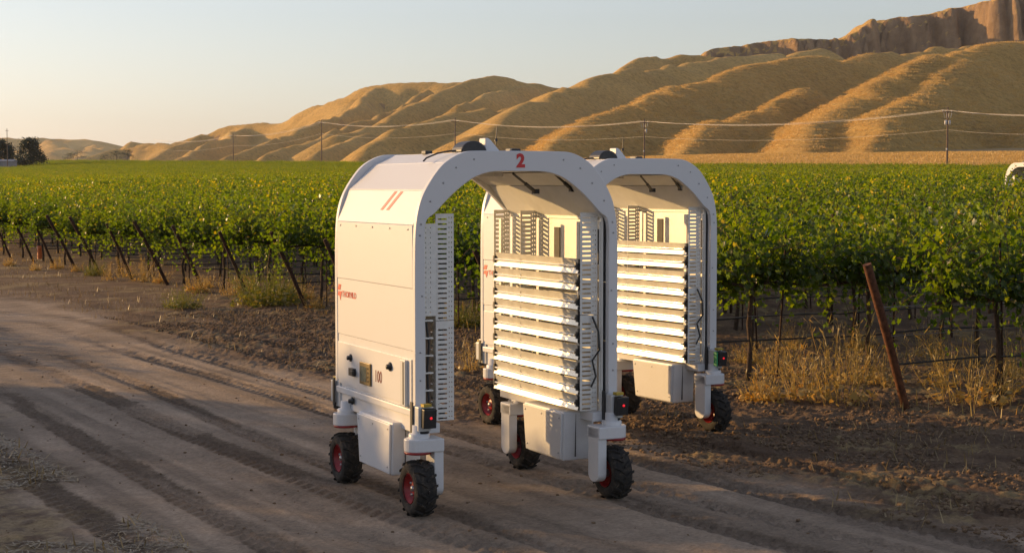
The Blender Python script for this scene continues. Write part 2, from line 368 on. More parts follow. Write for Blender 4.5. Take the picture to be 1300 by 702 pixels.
# bare eroded earth where steep
sp = N(nt, 'ShaderNodeSeparateXYZ'); nt.links.new(geo.outputs['True Normal'], sp.inputs[0])
n4 = noise(nt, 0.06, 5, 0.7, geo.outputs['Position'])
sm = N(nt, 'ShaderNodeMath', operation='MULTIPLY_ADD'); sm.inputs[1].default_value = 0.25; nt.links.new(n4.outputs[0], sm.inputs[0]); nt.links.new(sp.outputs[2], sm.inputs[2])
rs = ramp(nt, sm.outputs[0], [(0.62, (1, 1, 1)), (0.78, (0, 0, 0))])
n5 = noise(nt, 0.09, 5, 0.7, geo.outputs['Position']); earth = ramp(nt, n5.outputs[0], [(0.3, (.26, .165, .09)), (0.7, (.44, .29, .16))])
mx2 = N(nt, 'ShaderNodeMix', data_type='RGBA'); nt.links.new(rs.outputs[0], mx2.inputs[0]); nt.links.new(mx.outputs[2], mx2.inputs[6]); nt.links.new(earth.outputs[0], mx2.inputs[7])
nt.links.new(mx2.outputs[2], b.inputs['Base Color']); b.inputs['Roughness'].default_value = 0.95; b.inputs['Specular IOR Level'].default_value = 0.1
n3a = noise(nt, 0.6, 7, 0.8, geo.outputs['Position'])
mpt = N(nt, 'ShaderNodeMapping'); mpt.inputs['Scale'].default_value = (.05, .05, .8); nt.links.new(geo.outputs['Position'], mpt.inputs['Vector']); n3b = noise(nt, 1.0, 4, 0.6, mpt.outputs[0], 0.6)
n3 = N(nt, 'ShaderNodeMath', operation='MULTIPLY_ADD'); n3.inputs[1].default_value = 0.07; nt.links.new(n3b.outputs[0], n3.inputs[0]); nt.links.new(n3a.outputs[0], n3.inputs[2])
bump(nt, n3.outputs[0], 1.0, 1.6, b); M['hill'] = m

def ridge_field(X, Y, ridges):
    G = base_z(X, Y); Z = np.full(X.shape, -1e9)
    for r in ridges:
        pts = [at(*p[:3]) for p in r['p']]; kw = r.get('w', 1.25); pw = r.get('pow', 1.4)
        best = np.full(X.shape, 1e18); zr = np.zeros(X.shape)
        wx = (fbm(X / 90, Y / 90, 7, 3) - .5) * r.get('warp', 16); wy = (fbm(X / 90, Y / 90, 19, 3) - .5) * r.get('warp', 16)
        for p, q in zip(pts[:-1], pts[1:]):
            d = q - p; L = d[0] ** 2 + d[1] ** 2
            t = np.clip(((X + wx - p[0]) * d[0] + (Y + wy - p[1]) * d[1]) / L, 0, 1)
            ds = (X + wx - p[0] - t * d[0]) ** 2 + (Y + wy - p[1] - t * d[1]) ** 2
            m_ = ds < best; best = np.where(m_, ds, best); zr = np.where(m_, p[2] + t * d[2], zr)
        H = np.maximum(zr - G, 1.0); dist = np.sqrt(best)
        z = H * np.exp(-(dist / (kw * H + r.get('w0', 10))) ** pw)
        k_ = r.get('k', 1.3)
        mxz = np.maximum(Z, z); Z = mxz + k_ * np.log(np.exp(np.clip((Z - mxz) / k_, -50, 0)) + np.exp(np.clip((z - mxz) / k_, -50, 0))) if r is not ridges[0] else z
    return G, Z
HILLS = []
def hill_mesh(name, x0, x1, y0, y1, st, ridges, label, rough=1.0, cut=2.0):
    xs = np.arange(x0, x1 + st, st); ys = np.arange(y0, y1 + st, st); X, Y = np.meshgrid(xs, ys)
    G, Z = ridge_field(X, Y, ridges)
    s = np.clip(Z / 30, 0, 1)
    gul = 1 - np.abs(2 * fbm(X / 60 + .3 * Y / 60, Y / 75, 61, 4) - 1)
    Z = Z + s * rough * ((fbm(X / 70, Y / 70, 63, 3) - .5) * 4 - np.clip(gul - .75, 0, 1) * 14) + s * (fbm(X / 14, Y / 14, 67, 2) - .5) * .35
    Z = G + Z - cut - 5 * (1 - sstep((Z - 3) / 8))
    ii = np.arange(X.size).reshape(X.shape)
    Fq = np.stack([ii[:-1, :-1], ii[:-1, 1:], ii[1:, 1:], ii[1:, :-1]], -1).reshape(-1, 4)
    o = link(name, np_mesh(name, np.stack([X.ravel(), Y.ravel(), Z.ravel()], 1), Fq, M['hill'], True))
    HILLS.append((X, Y, Z, G))
    return tag(o, label, kind='structure')
near_ridges = [
    dict(p=[(1500, 40, 900), (1330, 46, 780), (1240, 50, 700), (1190, 62, 640), (1140, 88, 560), (1085, 125, 490), (1030, 158, 420), (975, 192, 370)], w=.92),
    dict(p=[(1230, 66, 640), (1180, 108, 520), (1130, 136, 440), (1092, 168, 385), (1062, 196, 345)], w=.75),
    dict(p=[(1480, 90, 640), (1400, 120, 520), (1350, 160, 430), (1300, 192, 360)], w=1.2),
    dict(p=[(1330, 46, 1000), (1200, 54, 950), (1100, 62, 900), (1000, 71, 840), (940, 80, 790), (865, 101, 700), (805, 122, 630), (755, 146, 570), (712, 170, 520), (682, 191, 490)], w=.92),
    dict(p=[(1030, 104, 700), (955, 134, 590), (900, 157, 510), (835, 192, 450)], w=0.8),
]
mid_ridges = [
    dict(p=[(1040, 60, 1250), (925, 70, 1180), (860, 76, 1120), (800, 82, 1060), (752, 92, 980), (705, 112, 880), (662, 132, 800), (600, 165, 720), (560, 190, 680)], w=1.0),
    dict(p=[(760, 118, 1150), (700, 130, 1020), (624, 129, 930), (573, 136, 880), (530, 150, 830), (490, 172, 790), (452, 194, 760)], w=1.0),
    dict(p=[(980, 66, 1350), (840, 66, 1330), (815, 70, 1300), (780, 90, 1250)], w=.8),
]
far_ridges = [
    dict(p=[(760, 116, 1500), (695, 108, 1500), (658, 98, 1480), (624, 94, 1450), (596, 97, 1400), (560, 112, 1320), (520, 128, 1240), (470, 150, 1150), (430, 168, 1080)], w=.8),
    dict(p=[(640, 105, 1600), (581, 100, 1620), (500, 103, 1650), (471, 107, 1660), (420, 123, 1700), (374, 143, 1740), (361, 150, 1750), (290, 157, 1800), (260, 165, 1800), (226, 179, 1760), (188, 201, 1700)], w=.85),
    dict(p=[(480, 108, 1640), (440, 130, 1500), (400, 152, 1350), (350, 172, 1230), (300, 190, 1150), (270, 201, 1120)], w=.5),
    dict(p=[(540, 112, 1500), (500, 135, 1380), (450, 150, 1270), (410, 165, 1180), (360, 184, 1100), (330, 199, 1050)], w=.55),
    dict(p=[(680, 104, 1480), (640, 110, 1350), (600, 122, 1250), (575, 128, 1180)], w=.6),
    dict(p=[(310, 158, 1780), (280, 172, 1600), (245, 188, 1480), (215, 202, 1400)], w=.5),
    dict(p=[(470, 165, 1080), (430, 178, 1000), (390, 192, 930), (370, 200, 900)], w=.7),
    dict(p=[(225, 180, 2100), (180, 179, 2150), (150, 185, 2150), (120, 195, 2100), (95, 205, 2050)], w=1.0),
    dict(p=[(260, 168, 2300), (215, 180, 2300), (170, 178, 2300)], w=1.0),
]
dist_ridges = [
    dict(p=[(-300, 168, 4600), (-120, 176, 4500), (0, 172, 4400), (15, 170, 4400), (35, 173, 4400), (60, 172, 4500), (85, 173, 4500), (120, 176, 4500), (155, 181, 4500), (230, 190, 4500), (400, 190, 4600)], w=1.6, warp=60),
    dict(p=[(60, 173, 4300), (80, 185, 3900), (60, 200, 3500)], w=1.2, warp=60),
    dict(p=[(0, 176, 4200), (20, 188, 3800), (10, 202, 3400)], w=1.2, warp=60),
    dict(p=[(130, 180, 4200), (110, 190, 3800), (85, 203, 3300)], w=1.2, warp=60),
    dict(p=[(-150, 178, 4200), (-100, 190, 3700), (-80, 204, 3300)], w=1.2, warp=60),
]
hill_mesh('hills', -40, 720, 300, 1060, 2.6, near_ridges, 'golden rounded grass hills with brown shaded folds behind the utility poles')
hill_mesh('hills', -140, 420, 640, 1480, 4.0, mid_ridges, 'dark rounded grass ridges between the near hills and the far bluffs')
hill_mesh('hills', -820, 200, 860, 2500, 6.0, far_ridges, 'gullied golden hills with bare eroded slopes beyond the vineyard')
hill_mesh('hills', -1900, 500, 3000, 5200, 22, dist_ridges, 'pale hazy hills on the far horizon past the dark trees', 2.0, 5)
# the eroded cliff above the near hills
def cliff():
    st = 3.0; xs = np.arange(90, 640, st); ys = np.arange(1080, 1620, st); X, Y = np.meshgrid(xs, ys)
    px = [800, 850, 890, 925, 950, 975, 1000, 1040, 1085, 1112, 1135, 1180, 1215, 1250, 1300, 1400, 1500]
    py = [84, 72, 66, 57, 54, 47, 46, 44, 42, 30, 13, 6, 2, -6, -14, -24, -30]
    a = X / 1330 * F_PX + 650                              # skyline height along the bluff, by world x
    top = HC + (HORIZON - np.interp(a, px, py)) / F_PX * 1330
    edge = 1300 - 35 * np.sin(X / 70) - 60 * (fbm(X / 55, X * 0 + 2, 3, 4) - .5) + (a - 1000) * .12
    fold = (1 - np.abs(2 * fbm(X / 38, Y / 200, 5, 4) - 1)) * 62 + (1 - np.abs(2 * fbm(X / 13, Y / 90, 25, 3) - 1)) * 16
    t = (Y - (edge - 30 + fold)) / 46
    strata = .045 * np.sin(t * 34 + fbm(X / 60, Y / 60, 9, 2) * 4)
    prof = sstep(t + strata * (t > 0) * (t < 1))
    G = base_z(X, Y)
    foot = 48 + np.clip((Y - 1100) * .10, 0, 22)
    Z = foot + (np.maximum(top - foot, 3)) * prof + (fbm(X / 14, Y / 14, 15, 4) - .5) * 5
    Z = Z - np.clip((1120 - Y) / 40, 0, 1) * 90 - np.clip(160 - X, 0, 70) * .9 - np.clip((Y - 1480), 0, 200) * .2
    ii = np.arange(X.size).reshape(X.shape)
    Fq = np.stack([ii[:-1, :-1], ii[:-1, 1:], ii[1:, 1:], ii[1:, :-1]], -1).reshape(-1, 4)
    tag(link('cliff', np_mesh('cliff', np.stack([X.ravel(), Y.ravel(), Z.ravel()], 1), Fq, M['hill'], True)),
        'bare brown eroded bluff with vertical gullies above the rounded hills', kind='structure')
cliff()

# ------------------------------------------------------------------ robot (local x = across, y = to the rear, z = up)
CX = 0.053                                                   # centre line of the arch
FR_B, RE_B = -0.68, 1.02                                     # front and rear faces
def smooth_poly(pts, n):
    P = np.array(pts, float); out = []
    for i in range(len(P) - 1):
        p0, p1, p2, p3 = P[max(i - 1, 0)], P[i], P[i + 1], P[min(i + 2, len(P) - 1)]
        for t in np.linspace(0, 1, n, endpoint=False):
            out.append(.5 * ((2 * p1) + (-p0 + p2) * t + (2 * p0 - 5 * p1 + 4 * p2 - p3) * t * t + (-p0 + 3 * p1 - 3 * p2 + p3) * t ** 3))
    return [tuple(p) for p in out] + [tuple(P[-1])]
oh = [(.819, .77), (.819, 1.25), (.819, 1.75), (.812, 2.02), (.786, 2.18), (.735, 2.305), (.635, 2.447), (.545, 2.522), (.43, 2.571), (.30, 2.581), (.0, 2.582)]
ih = [(.742, .77), (.742, 1.25), (.742, 1.75), (.738, 2.055), (.658, 2.142), (.525, 2.272), (.40, 2.365), (.32, 2.405), (.22, 2.43), (.12, 2.434), (.0, 2.434)]
def half2full(h):
    sp = smooth_poly(h, 4)
    return [(CX - a, z) for a, z in sp] + [(CX + a, z) for a, z in sp[-2::-1]]
ARCH_O, ARCH_I = half2full(oh), half2full(ih)
SKIN = [(-.81, .57), (-.81, 1.155), (-.81, 1.60), (-.81, 2.05), (-.716, 2.297), (-.495, 2.497), (-.33, 2.572)]   # half width, z

def text_mesh(name, body, size, mat, bold=0.0, ext=0.001):
    cu = bpy.data.curves.new(name, 'FONT'); cu.body = body; cu.size = size; cu.extrude = ext; cu.offset = bold
    cu.align_x = 'CENTER'; cu.align_y = 'CENTER'; cu.resolution_u = 3
    to = bpy.data.objects.new(name, cu); COL.objects.link(to); dg = bpy.context.evaluated_depsgraph_get()
    me = bpy.data.meshes.new_from_object(to.evaluated_get(dg)); bpy.data.objects.remove(to); me.materials.clear(); me.materials.append(mat); me.name = name
    return me

def disc_mesh(name, r, t, mat, n=8):
    mb = MB(); mb.lathe([(0.0001, t), (r * .8, t), (r, t * .5), (r, 0)], (0, 0, 0), 'z', n); return mb.mesh(name, mat)
BOLT = disc_mesh('bolt', .007, .004, M['steel'])

def grid_plate(name, a0, a1, z0, z1, b, mat, parent, slots=(0.12, 0.62), dots=(0.74, 0.88), pitch=.0355):
    """thin sheet with real slots and holes; plane at local y = b"""
    W = a1 - a0; xs = [0, slots[0], slots[1]]
    for d in dots: xs += [d - .02, d + .03]
    xs = sorted(set(xs + [1.0])); zs = [z0]; z = z0 + .01; k = 0
    while z + pitch < z1: zs += [z, z + pitch * .34, z + pitch * .62]; z += pitch
    zs.append(z1)
    V = [(a0 + x * W, b, zz) for zz in zs for x in xs]; n = len(xs); F_ = []
    for j in range(len(zs) - 1):
        for i in range(n - 1):
            xm = (xs[i] + xs[i + 1]) / 2; row = (j - 1) % 3 if j > 0 else -1
            if row == 0 and slots[0] < xm < slots[1]: continue
            if row == 1 and any(d - .02 < xm < d + .03 for d in dots): continue
            F_.append((j * n + i, j * n + i + 1, (j + 1) * n + i + 1, (j + 1) * n + i))
    me = bpy.data.meshes.new(name); me.from_pydata(V, [], F_); me.materials.append(mat)
    o = link(name, me, None, parent); so = o.modifiers.new('thick', 'SOLIDIFY'); so.thickness = .004; so.offset = 0
    return o

NUT = {}
def make_wheel(parent, a, b, side):
    """side -1: outer face towards -x"""
    R, w = .203, .078
    mb = MB()
    mb.lathe([(.105, -w + .012), (.125, -w), (.165, -w), (.182, -w + .012), (.186, -w * .5), (.188, 0), (.186, w * .5), (.182, w - .012), (.165, w), (.125, w), (.105, w - .012)], (0, 0, 0), 'x', 40)
    nl = 15
    for k in range(nl):
        for sd_ in (-1, 1):
            a0 = (k + (0.5 if sd_ > 0 else 0)) * 2 * math.pi / nl
            P = []
            for (tx, da) in ((.002, .0), (.045, -.16), (w + .002, -.24)):
                for rr in (.180, R if tx < w else R - .012):
                    for dd in (-.052, .052):
                        an = a0 + da + dd * (1 if rr < .19 else .8)
                        P.append((sd_ * tx, rr * math.cos(an), rr * math.sin(an)))
            q = lambda i, j, l: i * 4 + j * 2 + l
            fs = []
            for i in range(2):
                fs += [(q(i, 1, 0), q(i, 1, 1), q(i + 1, 1, 1), q(i + 1, 1, 0)), (q(i, 0, 0), q(i, 1, 0), q(i + 1, 1, 0), q(i + 1, 0, 0)), (q(i, 1, 1), q(i, 0, 1), q(i + 1, 0, 1), q(i + 1, 1, 1))]
            fs += [(q(0, 0, 0), q(0, 0, 1), q(0, 1, 1), q(0, 1, 0)), (q(2, 0, 0), q(2, 1, 0), q(2, 1, 1), q(2, 0, 1))]
            mb.add(P, fs)
    wheel = mb.build('wheel', M['rubber'], parent); wheel.location = (a, b, R - .012); wheel.rotation_euler = (random.uniform(0, 6), 0, 0)
    mb = MB(); s = side
    mb.lathe([(.108, s * (w - .004)), (.112, s * (w - .010)), (.10, s * (w - .02)), (.092, s * .02), (.06, s * .012), (.052, s * .03), (.03, s * .034), (.0001, s * .034)], (0, 0, 0), 'x', 28)
    mb.lathe([(.108, -s * (w - .004)), (.10, -s * (w - .02)), (.09, 0), (.0001, 0)], (0, 0, 0), 'x', 20)
    rim = mb.build('rim', M['rim'], wheel)
    if side not in NUT:
        mb = MB(); mb.lathe([(.011, s * .012), (.011, s * .034), (.0001, s * .036)], (0, 0, 0), 'x', 6); NUT[side] = mb.mesh('wheel_nut', M['steel'])
    for k in range(5):
        an = k * 2 * math.pi / 5; link('wheel_nut', NUT[side], None, wheel, (0, .07 * math.cos(an), .07 * math.sin(an)))
    mb = MB(); mb.lathe([(.022, s * .03), (.02, s * .05), (.0001, s * .052)], (0, 0, 0), 'x', 12); mb.build('hub_cap', M['steel'], wheel)
    return wheel

def lamp_meshes():
    """one ultraviolet lamp strip: folded reflector, tube, end sockets; faces -x, length along y"""
    y0, y1 = -.56, .935
    prof = [(.016, .112), (.004, .112), (.012, .060), (.008, .056), (.012, .052), (-.004, .003), (.014, .001)]
    mb = MB(); n = len(prof)
    V = [(p[0], y, p[1]) for y in (y0, y1) for p in prof]
    mb.add(V, [(i, i + 1, n + i + 1, n + i) for i in range(n - 1)])
    refl = mb.mesh('reflector', M['refl'])
    mb = MB(); mb.tube([(-.004, y0 + .02, .056), (-.004, y1 - .02, .056)], .0085, 10)
    tube = mb.mesh('tube', M['tube'])
    mb = MB()
    mb.box(-.010, .016, -.014, .012, .030, .084); mb.box(-.014, .004, -.008, .024, .046, .066)
    mb.box(.004, .022, -.018, .006, .004, .110)
    sock = mb.mesh('socket', M['black'])
    return refl, tube, sock

def make_robot():
    root = empty('field_robot', (R1[0], R1[1], 0), R1[2])
    # arches -------------------------------------------------------
    for y0, y1 in ((FR_B, FR_B + .05), (RE_B - .05, RE_B)):
        mb = MB(); mb.strip(ARCH_O, ARCH_I, y0, y1); ar = mb.build('arch_frame', M['white'], root)
        md = ar.modifiers.new('bevel', 'BEVEL'); md.width = .005; md.segments = 2; md.limit_method = 'ANGLE'
        yb = y0 - .001 if y0 < 0 else y1 + .001
        for (hx, z) in ((.78, .95), (.78, 1.15), (.765, 1.55), (.78, 1.98), (.772, 2.06), (.70, 2.22), (.60, 2.35), (.50, 2.46), (.36, 2.52)):
            for sg in (-1, 1):
                bo = link('bolt', BOLT, None, ar, (CX + sg * hx, yb, z), (math.pi / 2 if y0 < 0 else -math.pi / 2, 0, 0))
    # outer skin panels: each flat sheet is its own piece ------------
    def skin(i, sg, off=0.0, gap=.001):
        (h0, z0), (h1, z1) = SKIN[i], SKIN[i + 1]
        d = Vector((h1 - h0, z1 - z0)); L = d.length; d /= L; nrm = Vector((d.y, -d.x)) * -1
        t = .012; mb = MB(); P = []
        for s_, k in ((gap, 0), (L - gap, 0), (L - gap, 1), (gap, 1)):
            q = Vector((h0, z0)) + d * s_ + nrm * (off - k * t); P.append((q.x * (1 if sg < 0 else -1) + CX, q.y))
        mb.prism(P, FR_B + .051, RE_B - .051, 'y')
        o = mb.build('side_panel' if i < 3 else 'roof_panel', M['white'], root)
        md = o.modifiers.new('bevel', 'BEVEL'); md.width = .003; md.segments = 1
        return o
    offs = [0, .004, .008, .002, .004, .002]
    panels = {}
    for sg in (-1, 1):
        for i in range(6): panels[(i, sg)] = skin(i, sg, offs[i])
    mb = MB(); mb.box(CX - .329, CX + .329, FR_B + .051, RE_B - .051, 2.556, 2.574); mb.build('roof_panel', M['white'], root)
    # rivets along the seams of the two long sides
    for sg in (-1, 1):
        for z in (2.02,):
            for yy in np.linspace(-.55, .88, 5):
                link('bolt', BOLT, None, panels[(2, sg)] if z > 1.8 else panels[(1, sg)], (CX + sg * .8205, yy, z), (0, sg * math.pi / 2, 0))
    # inner lining -----------------------------------------------------
    inn = [(.715, .62), (.715, 2.085), (.52, 2.33), (.33, 2.43)]
    for sg in (-1, 1):
        for i, nm in enumerate(('inner_wall', 'inner_slope', 'inner_shoulder')):
            (h0, z0), (h1, z1) = inn[i], inn[i + 1]
            mb = MB(); P = [(CX + sg * h0, z0 + .002), (CX + sg * h1, z1 - .002), (CX + sg * (h1 + .012), z1 + .004), (CX + sg * (h0 + .012), z0 + .008)]
            mb.prism(P, FR_B + .06, RE_B - .06, 'y'); mb.build(nm, M['inner'], root)
        for (b0, b1) in ((.06, .16), (-.575, -.49)):
            mb = MB(); mb.rbox(CX + sg * .712 - .003, CX + sg * .712 + .003, b0, b1, 1.74, 2.005, .002); mb.build('slot_shade_plate', M['dark'], root)  # dark plate on the wall, coloured as the shade of an open cut-out
        mb = MB(); mb.box(CX + sg * .700, CX + sg * .714, -.56, .93, 2.075, 2.098); mb.build('inner_trim', M['alu'], root)
    mb = MB(); mb.box(CX - .33, CX + .33, FR_B + .06, RE_B - .06, 2.436, 2.448); ceil = mb.build('ceiling_panel', M['inner'], root)
    for p0, p1 in (((.03, -.62, 2.418), (.34, -.36, 2.285)), ((.376, -.62, 2.412), (.60, -.46, 2.30))):
        p0, p1 = Vector(p0), Vector(p1); pm = p0.lerp(p1, .55)
        mb = MB(); mb.tube([p0, pm], .009, 6); mb.tube([pm, p1], .014, 6); mb.box(p1.x - .02, p1.x + .025, p1.y - .02, p1.y + .02, p1.z - .015, p1.z + .02); mb.build('gas_strut', M['black'], root)
    mb = MB(); mb.box(.14, .22, -.05, .75, 2.40, 2.434); mb.box(-.22, -.18, -.4, .8, 2.41, 2.434); mb.build('ceiling_bracket', M['alu'], root)
    # lamp banks -------------------------------------------------------
    refl, tube, sock = lamp_meshes()
    for sg in (1, -1):
        xl = .60 if sg > 0 else -.50
        for i in range(9):
            z = 1.79 - .118 - i * .1275 - (.012 if i > 1 else 0) + random.uniform(-.004, .004)
            lp = link('lamp_strip', refl, None, root, (xl, 0, z), (random.uniform(-.004, .004), 0, 0)); lp.scale = (sg, 1, 1)
            link('tube', tube, None, lp)
            link('socket', sock, None, lp, (0, -.55, 0)); e = link('socket', sock, None, lp, (0, .925, 0), (0, 0, 0)); e.scale = (1, -1, 1)
        for bb in (-.50, .18, .88):                           # uprights the lamps are clipped to
            mb = MB(); mb.box(xl + sg * .027, xl + sg * .05, bb - .02, bb + .02, .64, 2.06); mb.build('lamp_upright', M['alu'], root)
        for bb in (-.58, .45, .955):
            a0, a1 = (xl + .006, xl + .152) if sg > 0 else (xl - .066, xl + .075)
            grid_plate('slotted_plate', a0, a1, 1.365, 2.13, bb, M['alu'], root)
            grid_plate('slotted_plate', a0, a1, .64, 1.36, bb, M['alu'], root)
        mb = MB()
        if sg > 0: mb.tube([(.70, -.60, 1.35), (.735, -.63, 1.24), (.745, -.63, 1.1), (.70, -.60, 1.02), (.72, -.62, .9), (.69, -.60, .82)], .008, 5)
        else: mb.tube([(-.66, -.62, 1.38), (-.64, -.63, 1.2), (-.65, -.62, 1.0), (-.64, -.63, .75)], .008, 5)
        mb.build('cable', M['black'], root)
    for k in range(5):                                      # connector leads at the lamp ends
        mb = MB(); zz = .78 + k * .22; y_ = -.57
        mb.tube([(.605, y_, zz), (.585, y_ - .02, zz - .02), (.59, y_ - .015, zz - .06), (.607, y_, zz - .07)], .006, 4); mb.build('lead', M['black'], root)
    # left front compartment seen beside the slotted plate
    grid_plate('perforated_plate', -.685, -.572, 1.40, 2.06, -.60, M['alu'], root, (.49, .5), (.3, .62))
    mb = MB(); mb.box(-.69, -.612, -.595, -.585, .70, 1.38); bk = mb.build('compartment_shade', M['pole'], root)  # brown sheet whose colour stands for the shade inside the open compartment
    for k in range(6):
        mb = MB(); mb.box(-.688, -.610, -.64, -.595, .74 + k * .125, .75 + k * .125); mb.build('shelf', M['inner'], bk)
    grid_plate('perforated_plate', .757, .79, .70, 2.06, -.60, M['alu'], root, (.49, .5), (.3, .62))
    # lower chassis beams ------------------------------------------------
    for sg in (-1, 1):
        mb = MB(); mb.rbox(CX + sg * .71 - .09, CX + sg * .71 + .09, -.66, .98, .565, .635, .008); mb.build('chassis_beam', M['white'], root)
    for bb in (-.63, .95):
        for sg in (-1, 1):
            mb = MB(); mb.rbox(CX + sg * .78 - .045, CX + sg * .78 + .045, bb - .045, bb + .045, .57, .78, .006); mb.build('leg_foot', M['grey'], root)
    # battery boxes -------------------------------------------------------
    def battery(x0, x1, b0, b1, z0, z1, outer):
        mb = MB(); mb.prism([(b0 + .0, z1), (b1, z1), (b1 - .06, z0), (b0 + .02, z0)], x0, x1, 'x')
        o = mb.build('battery_box', M['white'], root); md = o.modifiers.new('bevel', 'BEVEL'); md.width = .014; md.segments = 3
        mb = MB(); xe = outer
        mb.prism([(b0 + .015, z1 - .012), (b1 - .012, z1 - .012), (b1 - .066, z0 + .012), (b0 + .032, z0 + .012)], xe, xe + (.018 if xe < x0 + .01 else -.018), 'x')
        c = mb.build('box_cover', M['white'], o); md = c.modifiers.new('bevel', 'BEVEL'); md.width = .007; md.segments = 2
        for (yb, zb) in ((b0 + .05, z1 - .05), (b1 - .06, z1 - .05), (b0 + .06, z0 + .06), (b1 - .1, z0 + .06), ((b0 + b1) / 2, z1 - .05)):
            link('bolt', BOLT, None, o, (xe - .001 if xe < x0 + .01 else xe + .001, yb, zb), (0, -math.pi / 2 if xe < x0 + .01 else math.pi / 2, 0))
        mb = MB(); mb.box(x0 + .10, x0 + .102, b0 - .0015 + .001, b0 + .02, z0 + .03, z1 - .02); mb.build('box_seam', M['dark'], o)
        return o
    battery(-.825, -.60, -.385, .335, .225, .615, -.843)
    battery(.535, .78, -.46, .235, .245, .622, .518)
    # wheels and steering knuckles -------------------------------------------
    for (a, b_) in WH:
        sg = -1 if a < 0 else 1; make_wheel(root, a, b_, sg)
        xi = a - sg * .13                                    # fork plate on the inner side of the tyre
        mb = MB(); hw = .08; zb = .19
        poly = [(b_ - hw, .535), (b_ + hw, .535)] + [(b_ + hw * math.cos(t), zb + hw * .75 * math.sin(t)) for t in np.linspace(0, -math.pi, 11)]
        mb.prism(poly, xi - .036, xi + .036, 'x'); fork = mb.build('fork', M['white'], root)
        md = fork.modifiers.new('bevel', 'BEVEL'); md.width = .006; md.segments = 2; md.limit_method = 'ANGLE'
        mb = MB(); mb.lathe([(.0001, .018), (.035, .018), (.04, .006), (.04, 0)], (xi + sg * -.036, b_, .19), 'x', 14) if False else mb.lathe([(.03, 0), (.03, sg * .09)], (xi, b_, .19), 'x', 12)
        mb.build('axle', M['steel'], fork)
        # arm over the tyre, rounded outer end
        xo = a + sg * .0; poly = [(xi - sg * .036, b_ - .095), (xi - sg * .036, b_ + .095)] + [(xo + sg * .10 * math.cos(t), b_ + .095 * math.sin(t)) for t in np.linspace(math.pi / 2, -math.pi / 2, 13)]
        if sg > 0: poly = poly[::-1]
        mb = MB(); mb.prism(poly, .455, .548, 'z'); arm = mb.build('steering_arm', M['white'], root)
        md = arm.modifiers.new('bevel', 'BEVEL'); md.width = .008; md.segments = 2; md.limit_method = 'ANGLE'
        mb = MB(); mb.lathe([(.0001, .438), (.094, .438), (.097, .446), (.097, .456), (.0001, .456)], (xo, b_, 0), 'z', 24); mb.build('red_ring', M['rim'], arm)
        mb = MB(); mb.lathe([(.075, .547), (.075, .576), (.070, .581), (.050, .582), (.048, .64), (.0001, .64)], (xo - sg * .01, b_, 0), 'z', 20); mb.build('collar', M['white'], arm)
    # corner light units ---------------------------------------------------
    for sg, x0 in ((-1, -.785), (1, .765)):
        for bb, dr in ((-.80, -1), (1.10, 1)):
            mb = MB(); y0, y1 = sorted((bb - dr * .02, bb - dr * .12))
            mb.rbox(x0, x0 + .10, y0, y1, .60, .775, .008); hs = mb.build('light_housing', M['grey'], root)
            mb = MB(); y0, y1 = sorted((bb - dr * .021, bb + dr * .035)); Rm = Matrix.Rotation(math.radians(-6 * dr), 3, 'X')
            mb.rbox(x0 + .02, x0 + .118, y0, y1, .628, .765, .006, Rm, (x0 + .06, bb, .7)); bl = mb.build('lamp_body', M['black'], hs)
            mb = MB(); mb.lathe([(.010, 0), (.010, dr * .004), (.0001, dr * .006)], (x0 + .075, bb + dr * .034, .70), 'y', 12); mb.build('lamp_lens', M['led'], hs)
            mb = MB(); mb.box(x0 + .03, x0 + .09, bb - dr * .02 - .03, bb - dr * .02 + .03, .776, .795); mb.build('yellow_cap', M['yellow'], hs)
            mb = MB(); mb.lathe([(.045, .545), (.045, .58), (.05, .585), (.05, .60)], (x0 + .05, bb - dr * .07, 0), 'z', 16); mb.build('conduit', M['black'], hs)
            mb = MB(); mb.box(x0 - .014, x0 - .004, bb - dr * .12 - .02, bb - dr * .12 + .02, .58, .80); mb.build('cable_guard', M['black'], hs)
    # left side control hatch ------------------------------------------------
    xs = CX - .816
    mb = MB(); mb.rbox(xs - .008, xs + .004, -.615, .945, .765, 1.095, .003); hatch = mb.build('control_hatch', M['white'], root)
    mb = MB(); mb.rbox(xs - .022, xs + .002, -.64, .955, .690, .742, .008); mb.build('side_ledge', M['white'], root)
    mb = MB(); mb.rbox(xs - .024, xs - .006, .185, .41, .815, .985, .004); bz_ = mb.build('display_bezel', M['bronze'], hatch)
    mb = MB(); mb.box(xs - .0265, xs - .0245, .255, .385, .84, .955); mb.build('display_screen', M['screen'], bz_)
    for k in range(4):
        mb = MB(); mb.lathe([(.008, -.0245), (.008, -.028), (.0001, -.029)], (xs, .22, .85 + k * .032), 'x', 8); mb.build('button', M['black'], bz_)
    mb = MB(); mb.rbox(xs - .034, xs - .006, -.555, -.46, .75, 1.085, .006); mb.build('hatch_handle', M['grey'], hatch)
    mb = MB(); mb.box(xs - .036, xs - .0345, -.535, -.515, .765, 1.07); mb.build('handle_shade_strip', M['dark'], hatch)  # raised dark strip, coloured as the shade within a slot
    for (b_, z_, r_) in ((.64, .99, .03), (-.21, 1.005, .034), (.61, .655, .03)):
        mb = MB(); mb.lathe([(r_, -.006), (r_, -.016), (r_ * .6, -.018), (r_ * .55, -.04), (.0001, -.041)], (xs, b_, z_), 'x', 14); mb.build('knob', M['black'], hatch)
    mb = MB(); mb.rbox(xs - .035, xs - .007, .53, .63, .855, .915, .004); mb.rbox(xs - .05, xs - .03, .50, .56, .87, .90, .003); mb.build('latch', M['black'], hatch)
    mb = MB(); mb.rbox(xs + .02, xs + .16, RE_B + .002, RE_B + .09, .60, .80, .01); mb.build('rear_bumper', M['white'], root)
